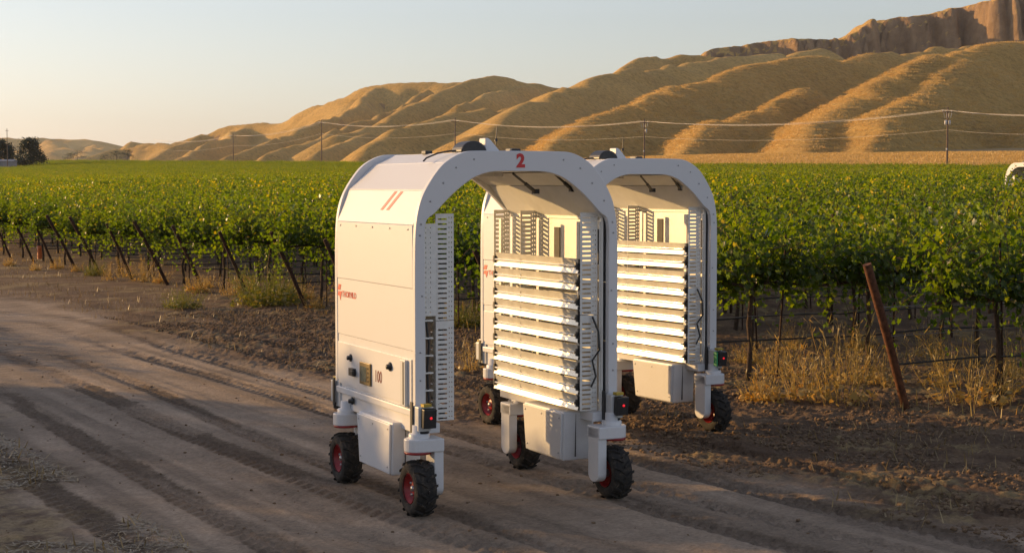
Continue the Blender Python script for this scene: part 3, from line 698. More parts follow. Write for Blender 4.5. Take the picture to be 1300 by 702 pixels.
    # lettering and stripes ----------------------------------------------------
    me = text_mesh('number', '2', .132, M['red'], .006); o = link('number', me, None, root, (.063, FR_B - .002, 2.507), (math.pi / 2, 0, 0)); o.scale = (1.0, 1, 1)
    o['label'] = 'red number 2 on the front arch'
    me = text_mesh('number', '100', .125, M['maroon'], .001); link('number', me, None, hatch, (xs - .0095, .04, .90), (math.pi / 2, 0, -math.pi / 2)).scale = (.82, 1, 1)
    me = text_mesh('lettering', 'THORVILD', .066, M['orange'], .0008); link('lettering', me, None, panels[(1, -1)], (CX - .8155, .70, 1.475), (math.pi / 2, 0, -math.pi / 2)).scale = (1.02, 1, 1)
    mb = MB()
    for poly in ([(.965, 1.505), (.905, 1.505), (.885, 1.55), (.945, 1.55)], [(.95, 1.495), (.865, 1.495), (.90, 1.425), (.89, 1.425), (.925, 1.46), (.965, 1.46)]):
        mb.prism(poly, CX - .8165, CX - .8145, 'x')
    mb.build('logo', M['orange'], panels[(1, -1)])
    (h0, z0), (h1, z1) = SKIN[3], SKIN[4]
    for b0 in (.115, -.005):
        mb = MB(); P = []
        for off in (.0042, .0025):
            for (t, bb) in ((.40, b0), (.40, b0 - .052), (.96, b0 - .052 - .165), (.96, b0 - .165)):
                P.append((CX + h0 + (h1 - h0) * t - off, bb, z0 + (z1 - z0) * t + off * .4))
        mb.add(P, [(0, 1, 2, 3), (7, 6, 5, 4), (0, 4, 5, 1), (1, 5, 6, 2), (2, 6, 7, 3), (3, 7, 4, 0)]); mb.build('stripe', M['orange'], panels[(3, -1)])
    # roof equipment ------------------------------------------------------------
    mb = MB(); Y = -.30
    prof = [(-.28 + .105 * (1 - math.cos(t)), 2.574 + .085 * math.sin(t)) for t in np.linspace(0, math.pi, 15)]
    mb.prism(prof, Y - .09, Y + .10, 'y'); d_ = mb.build('antenna_dome', M['black'], root); md = d_.modifiers.new('bevel', 'BEVEL'); md.width = .01; md.segments = 2
    mb = MB(); mb.prism([(-.07, 2.574), (.065, 2.574), (.045, 2.592), (-.025, 2.668), (-.045, 2.682), (-.07, 2.682)], Y - .055, Y + .055, 'y')
    f_ = mb.build('roof_fin', M['white'], root); md = f_.modifiers.new('bevel', 'BEVEL'); md.width = .006; md.segments = 2
    mb = MB(); mb.tube([(.035, Y, 2.58), (.055, Y + .02, 2.70), (.06, Y + .02, 2.77)], .004, 5); mb.lathe([(.012, 0), (.012, .02), (.0001, .022)], (.048, Y + .01, 2.66), 'z', 8); mb.build('whip_antenna', M['black'], root)
    mb = MB(); mb.rbox(.12, .19, -.42, -.30, 2.573, 2.605, .006); mb.build('roof_module', M['black'], root)
    mb = MB(); mb.rbox(-.30, -.24, .25, .33, 2.571, 2.597, .005); mb.build('roof_module', M['black'], root)
    mb = MB(); mb.tube([(-.24, -.30, 2.59), (-.32, -.26, 2.585), (-.38, -.18, 2.57), (-.46, -.16, 2.535), (-.50, -.20, 2.512)], .007, 5); mb.build('roof_cable', M['black'], root)
    return root
random.seed(4)
robot = make_robot()
tag(robot, 'white arched robot with a red number 2 on its front arch', 'robot', 'vineyard robots')
def drop(o, names):
    for ch in list(o.children):
        drop(ch, names)
        if ch.name.split('.')[0] in names and names[ch.name.split('.')[0]](ch): bpy.data.objects.remove(ch)
rb2 = copy_tree(robot); rb2.location = (R2[0], R2[1], 0); rb2.rotation_euler = (0, 0, R2[2])
tag(rb2, 'white arched robot without a number, standing behind the numbered one', 'robot', 'vineyard robots')
drop(rb2, {'number': lambda c: c.get('label') is not None})
for ch in list(rb2.children):
    if ch.name.startswith('light_housing') and ch.data.vertices[0].co.x > 0 and ch.data.vertices[0].co.y < 0:
        mb = MB(); mb.box(.750, .764, -.845, -.80, .63, .765); mb.build('marker', M['green'], ch, 'green marker strip')
rx, ry = xy(31.5, 27.44)
rb3 = copy_tree(robot); rb3.location = (rx, ry, bz(rx, ry)); rb3.rotation_euler = (0, 0, math.radians(-60.5))
tag(rb3, 'distant white robot straddling a vine row, only its arch showing above the leaves', 'robot', 'vineyard robots')
drop(rb3, {'number': lambda c: c.get('label') is not None})

# ------------------------------------------------------------------ vineyard
rng = np.random.default_rng(7)
LEAF_O = np.array([(0, -.05), (.30, -.30), (.50, -.02), (.36, .16), (.50, .42), (.20, .46), (0, .82), (-.20, .46), (-.50, .42), (-.36, .16), (-.50, -.02), (-.30, -.30)])
LEAF_S = np.array([(0, -.1), (.42, -.2), (.5, .3), (0, .8), (-.5, .3), (-.42, -.2)])
def unit(a): return a / np.maximum(np.linalg.norm(a, axis=-1, keepdims=True), 1e-9)
def leaves_mesh(name, P, Nn, size, tint, mat, shape=LEAF_O, down=0.7, fold=0.22, aspect=1.0, r=rng):
    """one leaf blade at every point: P position, Nn facing, tip hanging down"""
    n = len(P); k = len(shape)
    Nn = unit(Nn); tip = unit(np.stack([r.normal(0, .5, n), r.normal(0, .5, n), -down * np.ones(n) + r.normal(0, .35, n)], 1))
    tip = unit(tip - Nn * (tip * Nn).sum(1, keepdims=True)); sd_ = np.cross(tip, Nn)
    S = size[:, None, None]
    V = P[:, None, :] + S * (shape[None, :, 0, None] * aspect * sd_[:, None, :] + shape[None, :, 1, None] * tip[:, None, :] + fold * np.abs(shape[None, :, 0, None]) * Nn[:, None, :] * r.uniform(-.6, 1.4, (n, 1, 1)))
    c = P[:, None, :] + S * (0.12 * tip[:, None, :] - .03 * Nn[:, None, :])
    V = np.concatenate([c, V], 1).reshape(-1, 3)
    b0 = (np.arange(n) * (k + 1))[:, None]; i = np.arange(k)
    Fc = np.stack([np.broadcast_to(b0, (n, k)), b0 + 1 + i, b0 + 1 + (i + 1) % k], -1).reshape(-1, 3)
    return np_mesh(name, V, Fc, mat, False, {'tint': ('FLOAT', np.repeat(tint, k + 1))})

VL = 1.85                                                    # spacing of the vines along a row
def vine_points(r, nshoot, step, fill, length=VL):
    """leaf sites along shoots that rise from the cordon and flop over"""
    P = []; T = []; SH = []
    for s_ in range(nshoot):
        x0 = r.uniform(-length / 2, length / 2); p = np.array([x0, r.normal(0, .05), 1.10 + r.uniform(-.05, .1)])
        kind = r.random(); L = r.uniform(.6, 1.25)
        lat = r.normal(0, .55)
        d = unit(np.array([r.normal(0, .35), lat, 1.0])); g = r.uniform(.15, .5)
        if kind > .68: g = r.uniform(.9, 1.8); L = r.uniform(1.0, 1.9)         # hanging shoots
        elif kind < .10: g = .05; L = r.uniform(1.05, 1.45)                       # upright tips
        t = 0; line = [p.copy()]
        while t < L:
            d = unit(d + np.array([r.normal(0, .10), r.normal(0, .10) + lat * .05, -g * step * 1.6 * (1 + t)]))
            p = p + d * step; t += step
            if p[2] < .50 or abs(p[1]) > .70: break
            line.append(p.copy()); P.append(p + r.normal(0, .045, 3)); T.append(t / L)
        SH.append(line)
    for _ in range(fill):
        P.append(np.array([r.uniform(-length / 2, length / 2), r.normal(0, .22), np.clip(r.normal(1.42, .30), .88, 2.05)])); T.append(.3)
    return np.array(P), np.array(T), SH
def vine_foliage(name, seed, nshoot, step, fill, s0, s1, shape, length=VL, mat=None):
    r = np.random.default_rng(seed); P, T, SH = vine_points(r, nshoot, step, fill, length)
    n = len(P); out = np.stack([r.normal(0, .5, n), np.sign(P[:, 1]) * (.35 + np.abs(P[:, 1])) + r.normal(0, .5, n), .45 + r.normal(0, .45, n)], 1)
    size = r.uniform(s0, s1, n) * (1.05 - .45 * T)
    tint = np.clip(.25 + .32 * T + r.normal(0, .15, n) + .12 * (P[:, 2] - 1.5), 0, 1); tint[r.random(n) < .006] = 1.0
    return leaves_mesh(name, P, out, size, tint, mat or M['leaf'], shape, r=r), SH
def trunk_mesh(seed, SH):
    r = random.Random(seed); mb = MB(); w = [(r.uniform(-.03, .03), r.uniform(-.03, .03)) for _ in range(6)]
    mb.tube([(w[i][0], w[i][1], -.06 + i * .24) for i in range(6)], [.040, .034, .030, .028, .027, .030], 7)
    for sg in (-1, 1):
        mb.tube([(0, 0, 1.1), (sg * .25, r.uniform(-.02, .02), 1.14), (sg * .6, r.uniform(-.03, .03), 1.12), (sg * .92, r.uniform(-.02, .02), 1.10)], [.026, .024, .020, .014], 6)
    for line in SH[::2]:
        if len(line) > 3: mb.tube([tuple(p) for p in line[::3]], .0045, 4, False)
    return mb.mesh('trunk', M['bark'])
NV = 7
FOL, TRK = [], []
for k in range(NV):
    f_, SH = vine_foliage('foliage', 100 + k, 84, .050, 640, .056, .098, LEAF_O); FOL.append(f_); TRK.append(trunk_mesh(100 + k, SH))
MID = [vine_foliage('foliage', 200 + k, 62, .070, 380, .078, .122, LEAF_S)[0] for k in range(5)]
FARM = [vine_foliage('foliage', 300 + k, 130, .11, 520, .120, .185, LEAF_S, VL * 3)[0] for k in range(5)]
ROT_ROW = math.atan2(RY, RX)
SPACE = 2.744
def in_view(x, y, m=1.6):
    return y > 2 and abs(x) < .3125 * y + m
vine_group = 'grapevines along the trellis rows'
nvines = 0; stuff_pts = []          # (x, y, z, rot, scale, kind)
row_len = {}
def add_vine(x, y, rot, label, group):
    global nvines
    z = bz(x, y); k = int(rng.integers(NV)); v_ = empty('grapevine', (x, y, z), rot + (math.pi if rng.random() < .5 else 0))
    v_.scale = (1, rng.uniform(.9, 1.1), rng.uniform(.94, 1.05))
    tag(v_, label, 'grapevine', group); link('foliage', FOL[k], None, v_); link('trunk', TRK[k], None, v_); nvines += 1
ROW1_SHIFT = {1: -.28}
for i in range(-1, 340):
    v = i * SPACE; u = (1.25 if i == 0 else .35) + ROW1_SHIFT.get(i, 0); j = 0; step = VL
    while u < FIELD_U:
        x, y = xy(u + step / 2 - VL / 2, v + rng.normal(0, .04)); D = y
        if not in_view(x, y, 3.0 if D < 90 else 6.0):
            u += step; j += 1; continue
        near_thing = (i <= 9 and D < 44) or (i <= 20 and j < 6)
        if near_thing and nvines < 295:
            add_vine(x, y, ROT_ROW, 'leafy green grapevine in the row that starts at the rusty leaning post' if i == 0 else 'leafy green grapevine on a dark trunk in the rows behind the first', 'grapevines of the first row' if i == 0 else vine_group)
        else:
            if D < 110: kind = 0 if step == VL else 1; 
            else: kind = 1
            if kind == 1 and step == VL: step = VL * 3; x, y = xy(u + VL, v)
            stuff_pts.append((x, y, bz(x, y), ROT_ROW + (math.pi if rng.random() < .5 else 0), rng.uniform(.93, 1.06), (int(rng.integers(5)) if kind == 0 else 5 + int(rng.integers(5)))))
        u += step; j += 1
def gn_scatter(name, pts, meshes, label, cat_kind='stuff', sink=0.0):
    """one object: points with instance index, rotation, scale -> geometry nodes"""
    P = np.array(pts, float); me = bpy.data.meshes.new(name); me.vertices.add(len(P)); me.vertices.foreach_set('co', P[:, :3].astype(np.float32).ravel())
    for nm, ty, d in (('rot', 'FLOAT', P[:, 3]), ('scl', 'FLOAT', P[:, 4]), ('idx', 'INT', P[:, 5])):
        a = me.attributes.new(nm, ty, 'POINT'); a.data.foreach_set('value', d.astype(np.int32 if ty == 'INT' else np.float32))
    col = bpy.data.collections.new(name + '_sources')
    for k, m_ in enumerate(meshes):
        o = bpy.data.objects.new('%s_source_%02d' % (name, k), m_); col.objects.link(o)
    o = link(name, me); ng = bpy.data.node_groups.new(name, 'GeometryNodeTree')
    ng.interface.new_socket('Geometry', in_out='INPUT', socket_type='NodeSocketGeometry'); ng.interface.new_socket('Geometry', in_out='OUTPUT', socket_type='NodeSocketGeometry')
    gi = ng.nodes.new('NodeGroupInput'); go = ng.nodes.new('NodeGroupOutput'); ip = ng.nodes.new('GeometryNodeInstanceOnPoints'); ci = ng.nodes.new('GeometryNodeCollectionInfo')
    ci.inputs['Collection'].default_value = col; ci.inputs['Separate Children'].default_value = True; ci.inputs['Reset Children'].default_value = True
    def attr(nm, ty):
        n = ng.nodes.new('GeometryNodeInputNamedAttribute'); n.data_type = ty; n.inputs['Name'].default_value = nm; return n.outputs['Attribute']
    cx = ng.nodes.new('ShaderNodeCombineXYZ'); ng.links.new(attr('rot', 'FLOAT'), cx.inputs[2])
    e2r = ng.nodes.new('FunctionNodeEulerToRotation'); ng.links.new(cx.outputs[0], e2r.inputs[0])
    ng.links.new(gi.outputs[0], ip.inputs['Points']); ng.links.new(ci.outputs[0], ip.inputs['Instance']); ip.inputs['Pick Instance'].default_value = True
    ng.links.new(attr('idx', 'INT'), ip.inputs['Instance Index']); ng.links.new(e2r.outputs[0], ip.inputs['Rotation']); ng.links.new(attr('scl', 'FLOAT'), ip.inputs['Scale'])
    ng.links.new(ip.outputs[0], go.inputs[0])
    md = o.modifiers.new('scatter', 'NODES'); md.node_group = ng
    return tag(o, label, kind=cat_kind)
gn_scatter('vineyard_canopy', stuff_pts, MID + FARM, 'wide green sheet of vine tops running back to the dry hills')
print('vines', nvines, 'stuff', len(stuff_pts))

# end posts, line stakes, wires and drip hoses
POST_H = 1.5
def post_mesh(r, h, lean, n=10):
    mb = MB(); mb.tube([(0, 0, -.1), (-lean * .5, 0, h * .5), (-lean, 0, h)], r, n); return mb.mesh('post', M['darkrust'])
PM = [post_mesh(.038, 1.46, .74), post_mesh(.042, 1.52, .84), post_mesh(.036, 1.40, .66)]
near_post = MB(); near_post.tube([(.02, 0, -.12), (-.28, 0, .74), (-.58, 0, 1.53)], .045, 16)
me = near_post.mesh('end_post', M['rust'])
x, y = xy(0, 0); tag(link('end_post', me, None, None, (x, y, bz(x, y)), (0, 0, ROT_ROW)), 'rusty steel end post leaning alone in front of dry yellow weeds', 'post')
for i in range(1, 24):
    x, y = xy(ROW1_SHIFT.get(i, 0) + rng.normal(0, .06), i * SPACE)
    if i > 9 and not in_view(x, y, 3): continue
    o = link('end_post', PM[int(rng.integers(3))], None, None, (x, y, bz(x, y)), (0, 0, ROT_ROW + rng.normal(0, .04)))
    tag(o, 'dark steel end post leaning out from the end of a vine row', 'post', 'leaning end posts of the vine rows')
mb = MB(); mb.tube([(0, 0, -.1), (.01, 0, 1.1), (0, .01, 1.75)], .013, 5); STK = mb.mesh('vine_stake', M['darkrust'])
mb = MB(); mb.tube([(0, 0, -.1), (.0, 0, 1.9)], .026, 6); LPO = mb.mesh('line_post', M['darkrust'])
nst = 0
for i in range(0, 19):
    for j in range(0, 16):
        x, y = xy((1.25 if i == 0 else .35) + j * VL + .12, i * SPACE)
        if not in_view(x, y, 1.0) or y > 48 or (i > 10 and j > 4): continue
        lp = (j % 4 == 3)
        o = link('line_post' if lp else 'vine_stake', LPO if lp else STK, None, None, (x, y, bz(x, y)), (rng.normal(0, .03), rng.normal(0, .03), rng.uniform(0, 6)))
        if lp: tag(o, 'upright dark trellis post within a vine row', 'post', 'trellis posts within the vine rows')
        else: tag(o, 'thin rusty stake beside a vine trunk', 'stake', 'stakes beside the vine trunks')
for i in range(0, 20):
    du = 26 if i < 10 else 12
    for nm, mat, z, r, lab, cat in (('drip_hose', 'hose', .50, .011, 'black drip hose strung low along a vine row', 'hose'), ('trellis_wire', 'wire', .78, .004, 'thin low trellis wire along a vine row', 'wire'), ('trellis_wire', 'wire', 1.08, .005, 'thin trellis wire at trunk height along a vine row', 'wire')):
        mb = MB(); pts = []
        for q in range(0, du + 1):
            uu = (ROW1_SHIFT.get(i, 0) - .02 - (.22 * (z / .78) if z < 1 else .42)) if q == 0 else q * .95
            x, y = xy(uu, i * SPACE); pts.append((x, y, bz(x, y) + z + (.02 * math.sin(q * 2.1 + i) - .02 if nm == 'drip_hose' else .004 * math.sin(q))))
        mb.tube(pts, r * (1.15 if i > 6 else 1), 5); tag(mb.build(nm, M[mat]), lab, cat, 'drip hoses of the vine rows' if cat == 'hose' else 'trellis wires of the vine rows')

# vineyard and tall hedge on the other side of the road, left of the picture: they cast the long evening shadows
SHR = []
for k in range(3):
    r = np.random.default_rng(500 + k); n = 2600
    dirs = unit(r.normal(0, 1, (n, 3))); rad = (.55 + .45 * r.random(n) ** .5)[:, None]
    P = dirs * rad * np.array([1.15, .9, 1.35]) + np.array([0, 0, 1.5]); P += (np.sin(P * 5.0 + k)[:, [1, 2, 0]]) * .13
    P = P[P[:, 2] > .05]; n = len(P)
    SHR.append(leaves_mesh('crown', P, P - np.array([0, 0, 1.4]) + r.normal(0, .5, (n, 3)), r.uniform(.10, .17, n), np.clip(r.normal(.35, .18, n), 0, 1), M['bushfar'], LEAF_S, r=r))
mb = MB()
for k in range(5):
    a = k * 1.25; mb.tube([(0.1 * math.cos(a), .1 * math.sin(a), -.1), (.25 * math.cos(a), .25 * math.sin(a), .7), (.55 * math.cos(a), .5 * math.sin(a), 1.7)], [.05, .035, .015], 6)
SST = mb.mesh('stems', M['bark'])
for q in range(9):
    x, y = -18.3 + rng.normal(0, .15), 12.2 + q * 1.42
    s_ = empty('hedge_shrub', (x, y, bz(x, y)), rng.uniform(0, 6)); s_.scale = (1.15, 1.15, rng.uniform(1.42, 1.56) * (1.0 if q < 8 else .85))
    tag(s_, 'dense dark green shrub in the hedge across the road', 'shrub', 'hedge shrubs across the road'); link('crown', SHR[q % 3], None, s_); link('stems', SST, None, s_)
pts = []
for rowk in range(3):
    for q in range(0, 34):
        d0 = 25.6 + q * VL * .87; x = -14.4 - .567 * (d0 - 25.3) - rowk * 2.4; y = d0 - rowk * 1.36
        pts.append((x, y, bz(x, y), math.atan2(.87, -.493), rng.uniform(.93, 1.05), int(rng.integers(5))))
gn_scatter('roadside_vines', pts, MID, 'rows of green vines on the far side of the road')

# ------------------------------------------------------------------ weeds, straw, clods
def weed(seed, n, h, spread, leafy, mat, leafmat=None):
    """dry stalks with twigs, and a mat of broad leaves at the foot"""
    r = np.random.default_rng(seed); V = []; F_ = []; T = []
    for k in range(n):
        a = r.uniform(0, 2 * math.pi); rr = r.random() ** .7; p = np.array([rr * spread * .5 * math.cos(a), rr * spread * .5 * math.sin(a), -.02])
        d = unit(np.array([math.cos(a) * rr * r.uniform(.1, .8), math.sin(a) * rr * r.uniform(.1, .8), 1.0])); L = h * r.uniform(.35, 1.0); m_ = 5; w = r.uniform(.003, .0065)
        side = unit(np.cross(d, r.normal(0, 1, 3))); pts = [p]; dd = []
        for s_ in range(m_): d = unit(d + r.normal(0, .10, 3)); pts.append(pts[-1] + d * L / m_); dd.append(d)
        tt = float(np.clip(r.normal(.55, .2), 0, 1)); b0 = len(V)
        for s_, q in enumerate(pts): wd = w * (1 - .7 * s_ / m_); V += [q - side * wd, q + side * wd]; T += [tt, tt]
        for s_ in range(m_): i0 = b0 + 2 * s_; F_ += [(i0, i0 + 1, i0 + 3), (i0, i0 + 3, i0 + 2)]
        for s_ in range(2, m_ + 1):
            for _ in range(2):
                td = unit(dd[min(s_, m_ - 1)] + r.normal(0, .6, 3)); tl = L * r.uniform(.06, .2); tw = unit(np.cross(td, r.normal(0, 1, 3))) * .006; q = pts[s_]; b2 = len(V)
                V += [q, q + td * tl * .6 + tw, q + td * tl, q + td * tl * .6 - tw]; T += [tt * .9] * 4; F_ += [(b2, b2 + 1, b2 + 2), (b2, b2 + 2, b2 + 3)]
    st = np_mesh('stalks', np.array(V), np.array(F_), mat, False, {'tint': ('FLOAT', np.array(T))})
    lf = None
    if leafy:
        m_ = leafy; a = r.uniform(0, 6.28, m_); rr = r.random(m_) ** .6 * spread * .75
        P = np.stack([rr * np.cos(a), rr * np.sin(a), np.abs(r.normal(0, .12, m_)) * h * 1.1 + .02], 1)
        lf = leaves_mesh('leaves', P, r.normal(0, .5, (m_, 3)) + np.array([0, 0, .8]), r.uniform(.04, .08, m_), np.clip(r.normal(.75, .2, m_), 0, 1), leafmat or mat, LEAF_S, .3, r=r)
    return st, lf
DRY = [weed(600 + k, 44, .85, .55, 80, M['weed']) for k in range(3)]
LOW = [weed(620 + k, 70, .42, .40, 120, M['weed']) for k in range(3)]
GRN = [weed(640 + k, 130, .75, .75, 420, M['greenweed'], M['greenweed']) for k in range(2)]
def place_weed(px, py, kind, sc, label, group=None, sx=1.0):
    d = pray(px, py); t = -HC / d[2]; x, y = d[0] * t, d[1] * t
    st, lf = kind; w = empty('weed', (x, y, gz(x, y)), rng.uniform(0, 6)); w.scale = (sc * sx, sc * sx, sc)
    tag(w, label, 'weed', group); link('stalks', st, None, w)
    if lf: link('leaves', lf, None, w)
g_ = 'dry weeds between the robots and the leaning post'
for (px, py, k, sc, sx, lab) in ((1062, 512, DRY[0], 1.15, 1.0, 'tall straw-coloured weed clump beside the leaning rusty post'), (1232, 512, DRY[1], 1.0, 1.25, 'broad dry weed clump with orange-yellow leaves right of the leaning rusty post'),
                                 (1020, 508, DRY[2], .85, 1.0, 'dry weed with many thin stalks between robot and tall weed clump'), (1125, 492, DRY[1], .65, .9, 'dry weed growing close behind the leaning rusty post'),
                                 (968, 510, LOW[0], .9, 1.0, 'low green-yellow weed on bare soil near the second robot wheel'), (1296, 480, DRY[2], .9, 1.0, 'dry weed under the vines by a thin stake')):
    place_weed(px, py, k, sc, lab, None, sx)
for (px, py) in ((950, 462), (985, 478), (1005, 445), (1088, 488), (1190, 492), (1272, 500), (1180, 455), (1090, 445)):
    place_weed(px, py, (LOW + DRY)[int(rng.integers(6))], rng.uniform(.55, .95), 'small dry tuft of weed stalks under the vines by the leaning post', g_)
place_weed(338, 388, GRN[0], 1.15, 'large green and yellow bushy weed in front of a row end', None, 1.1)
place_weed(232, 392, GRN[1], .5, 'low green weed patch spreading over the bare headland soil', None, 1.5)
for (px, py) in ((12, 338), (45, 344), (72, 342), (96, 345), (120, 350), (140, 356), (160, 352), (180, 358), (205, 360), (250, 372), (262, 366), (290, 376), (310, 372), (365, 384), (385, 380), (400, 392), (590, 415), (598, 470), (560, 400)):
    place_weed(px, py, (LOW + DRY + GRN)[int(rng.integers(8))], rng.uniform(.5, .9), 'rough weed tuft along the row ends of the vineyard', 'weed tufts along the row ends')

def blades(name, n, sampler, L0, L1, mat, label, flat=0.0, seed=0):
    r = np.random.default_rng(seed); X, Y = sampler(r, n); n = len(X)
    h, _ = ground_detail(X[None, :], Y[None, :]); Z = base_z(X, Y) + h[0]
    a = r.uniform(0, 2 * math.pi, n); el = np.where(r.random(n) < flat, r.uniform(0, .25, n), r.uniform(.6, 1.5, n)); L = r.uniform(L0, L1, n)
    d = np.stack([np.cos(a) * np.cos(el), np.sin(a) * np.cos(el), np.sin(el)], 1); s_ = np.stack([-np.sin(a), np.cos(a), np.zeros(n)], 1) * (L * .035 + .002)[:, None]
    p = np.stack([X, Y, Z + .004], 1); mid = p + d * L[:, None] * .55; end = p + d * L[:, None] - np.array([0, 0, 1]) * (L * .12 * np.cos(el))[:, None]
    V = np.stack([p - s_, p + s_, mid + s_ * .7, mid - s_ * .7, end], 1).reshape(-1, 3); b = (np.arange(n) * 5)[:, None]
    Fc = np.concatenate([b + np.array([0, 1, 2]), b + np.array([0, 2, 3]), b + np.array([3, 2, 4])], 0)
    return tag(link(name, np_mesh(name, V, Fc, mat, False, {'tint': ('FLOAT', np.repeat(np.clip(r.normal(.5, .25, n), 0, 1), 5))})), label, kind='stuff')
def samp_verge(r, n):
    v = r.uniform(-12, 14, n); u = -8.6 - np.abs(r.normal(0, 1.3, n)); x, y = xy(u, v); k = (fbm(x * .9, y * .9, 8, 3) > .47) & (y > 8.5) & (np.abs(x) < .36 * y + 1); return x[k], y[k]
def samp_head(r, n):
    v = r.uniform(-6, 45, n) ; u = r.uniform(-4.2, 1.0, n) ; x, y = xy(u, v); k = (fbm(x * 1.1, y * 1.1, 99, 4) > .53) & (np.abs(x) < .36 * y + 1); return x[k], y[k]
def samp_under(r, n):
    v = r.uniform(-3, 55, n); u = np.abs(r.normal(0, 5, n)) - .3; x, y = xy(u, v); k = (fbm(x * .7, y * .7, 199, 4) > .52) & (np.abs(x) < .34 * y + 1); return x[k], y[k]
blades('straw_litter', 42000, samp_verge, .03, .13, M['straw'], 'dry straw scattered over the verge of the dirt road', .95, 1)
blades('dry_grass', 26000, samp_head, .03, .14, M['straw'], 'sparse dead grass on the loose headland soil', .6, 2)
blades('dry_grass', 6000, samp_under, .05, .22, M['weed'], 'thin dry grass growing under the vine rows', .15, 3)

CLODV = []
def clods(n, seed):
    r = np.random.default_rng(seed); t = (1 + 5 ** .5) / 2
    iv = unit(np.array([(-1, t, 0), (1, t, 0), (-1, -t, 0), (1, -t, 0), (0, -1, t), (0, 1, t), (0, -1, -t), (0, 1, -t), (t, 0, -1), (t, 0, 1), (-t, 0, -1), (-t, 0, 1)], float))
    fi = np.array([(0, 11, 5), (0, 5, 1), (0, 1, 7), (0, 7, 10), (0, 10, 11), (1, 5, 9), (5, 11, 4), (11, 10, 2), (10, 7, 6), (7, 1, 8), (3, 9, 4), (3, 4, 2), (3, 2, 6), (3, 6, 8), (3, 8, 9), (4, 9, 5), (2, 4, 11), (6, 2, 10), (8, 6, 7), (9, 8, 1)])
    v = r.uniform(-7, 16, n); u = -r.random(n) ** .9 * 4.6 + .6; x, y = xy(u, v)
    k = (fbm(x * 1.5, y * 1.5, 301, 3) > .44) & (np.abs(x) < .36 * y + 1) & (y > 9)
    n2 = n // 45; vr = r.uniform(-9, 12, n2); ur = r.uniform(-10, -4.5, n2); xr, yr = xy(ur, vr); kr = (np.abs(xr) < .36 * yr + 1) & (yr > 9)
    x = np.concatenate([x[k], xr[kr]]); y = np.concatenate([y[k], yr[kr]]); n = len(x)
    for (wx, wy) in WHEELS:
        m_ = (x - wx) ** 2 + (y - wy) ** 2 > .05; x = x[m_]; y = y[m_]
    n = len(x); h, _ = ground_detail(x[None], y[None]); z = base_z(x, y) + h[0]
    s = .006 + .022 * r.random(n) ** 3.2; s[-n // 14:] *= .6
    V = iv[None] * r.uniform(.65, 1.25, (n, 12, 1)) * s[:, None, None] * np.array([1.2, 1.0, .75]) ; a = r.uniform(0, 6.28, n)
    c, sn = np.cos(a)[:, None], np.sin(a)[:, None]; V = np.stack([V[:, :, 0] * c - V[:, :, 1] * sn, V[:, :, 0] * sn + V[:, :, 1] * c, V[:, :, 2]], -1)
    V = V + np.stack([x, y, z + s * .25], 1)[:, None, :]
    Fc = (np.arange(n) * 12)[:, None, None] + fi[None]
    tag(link('soil_clods', np_mesh('soil_clods', V.reshape(-1, 3), Fc.reshape(-1, 3), M['clod'])), 'crumbled brown soil clods over the headland', kind='stuff')
M['clod'] = simple('soil_clod', (0.165, 0.112, 0.07), 0.95, 0, 0.35, 30, 0.1)
clods(44000, 12)

# ------------------------------------------------------------------ utility poles and lines
def pole_xy(px, uu=192.0):
    k = (px - 650) / F_PX; D = (uu + 4.13 * RX + 17 * RY) / (k * RX + RY); return k * D, D
POLES = []
for n_, (px, ty) in enumerate([(1500, 120), (1201, 136), (817.5, 151), (578, 150), (409, 153), (297, 170), (200, 176)]):
    x, D = pole_xy(px); ztop = at(px, ty, D)[2]; zb = bz(x, D); POLES.append((x, D, ztop, zb))
LDIR = Vector((-RY, RX, 0)); CDIR = Vector((RX, RY, 0))
for n_, (x, y, zt, zb) in enumerate(POLES):
    if n_ in (0, 6): continue
    p = empty('utility_pole', (x, y, zb)); H_ = zt - zb
    lab = ['', 'wooden utility pole carrying a transformer, behind the right vine rows', 'wooden utility pole standing behind the second robot roof', 'wooden utility pole standing behind the front robot roof', 'far utility pole against the gullied hills', 'farthest slim utility pole at the foot of the gullied hills'][n_]
    tag(p, lab, 'utility pole', 'poles of the power line behind the vineyard')
    mb = MB(); mb.tube([(0, 0, -1), (0, 0, H_ * .5), (0, 0, H_)], [.19, .16, .13], 8); mb.build('pole', M['pole'], p)
    mb = MB(); a = CDIR * 1.2; mb.tube([(-a.x, -a.y, H_ - .9), (a.x, a.y, H_ - .9)], .08, 6); mb.build('crossarm', M['pole'], p)
    for s_ in (-1.1, -.55, .9):
        mb = MB(); c = CDIR * s_; mb.lathe([(.04, 0), (.10, .06), (.05, .12), (.10, .18), (.03, .26), (.0001, .27)], (c.x, c.y, H_ - .84), 'z', 8); mb.build('insulator', M['ceramic'], p)
    if n_ <= 2:
        for s_ in ((-.42, .42) if n_ == 1 else (.42,)):
            mb = MB(); c = CDIR * s_; mb.lathe([(.0001, 0), (.20, .02), (.22, .3), (.22, .75), (.15, .85), (.0001, .87)], (c.x, c.y, H_ - 3.1), 'z', 12); mb.build('transformer', M['ceramic'], p)
        for s_ in (-.9, -.3, .3, .9):
            mb = MB(); c = CDIR * s_; mb.tube([(c.x, c.y, H_ - .95), (c.x * .9, c.y * .9, H_ - 1.5), (c.x * .7, c.y * .7, H_ - 1.9)], .045, 5); mb.build('fuse', M['ceramic'], p)
        mb = MB(); c = CDIR * -.22; mb.lathe([(.12, 0), (.14, .1), (.14, .35), (.0001, .4)], (-.15, -.2, H_ * .34), 'z', 8); mb.build('meter_box', M['ceramic'], p)
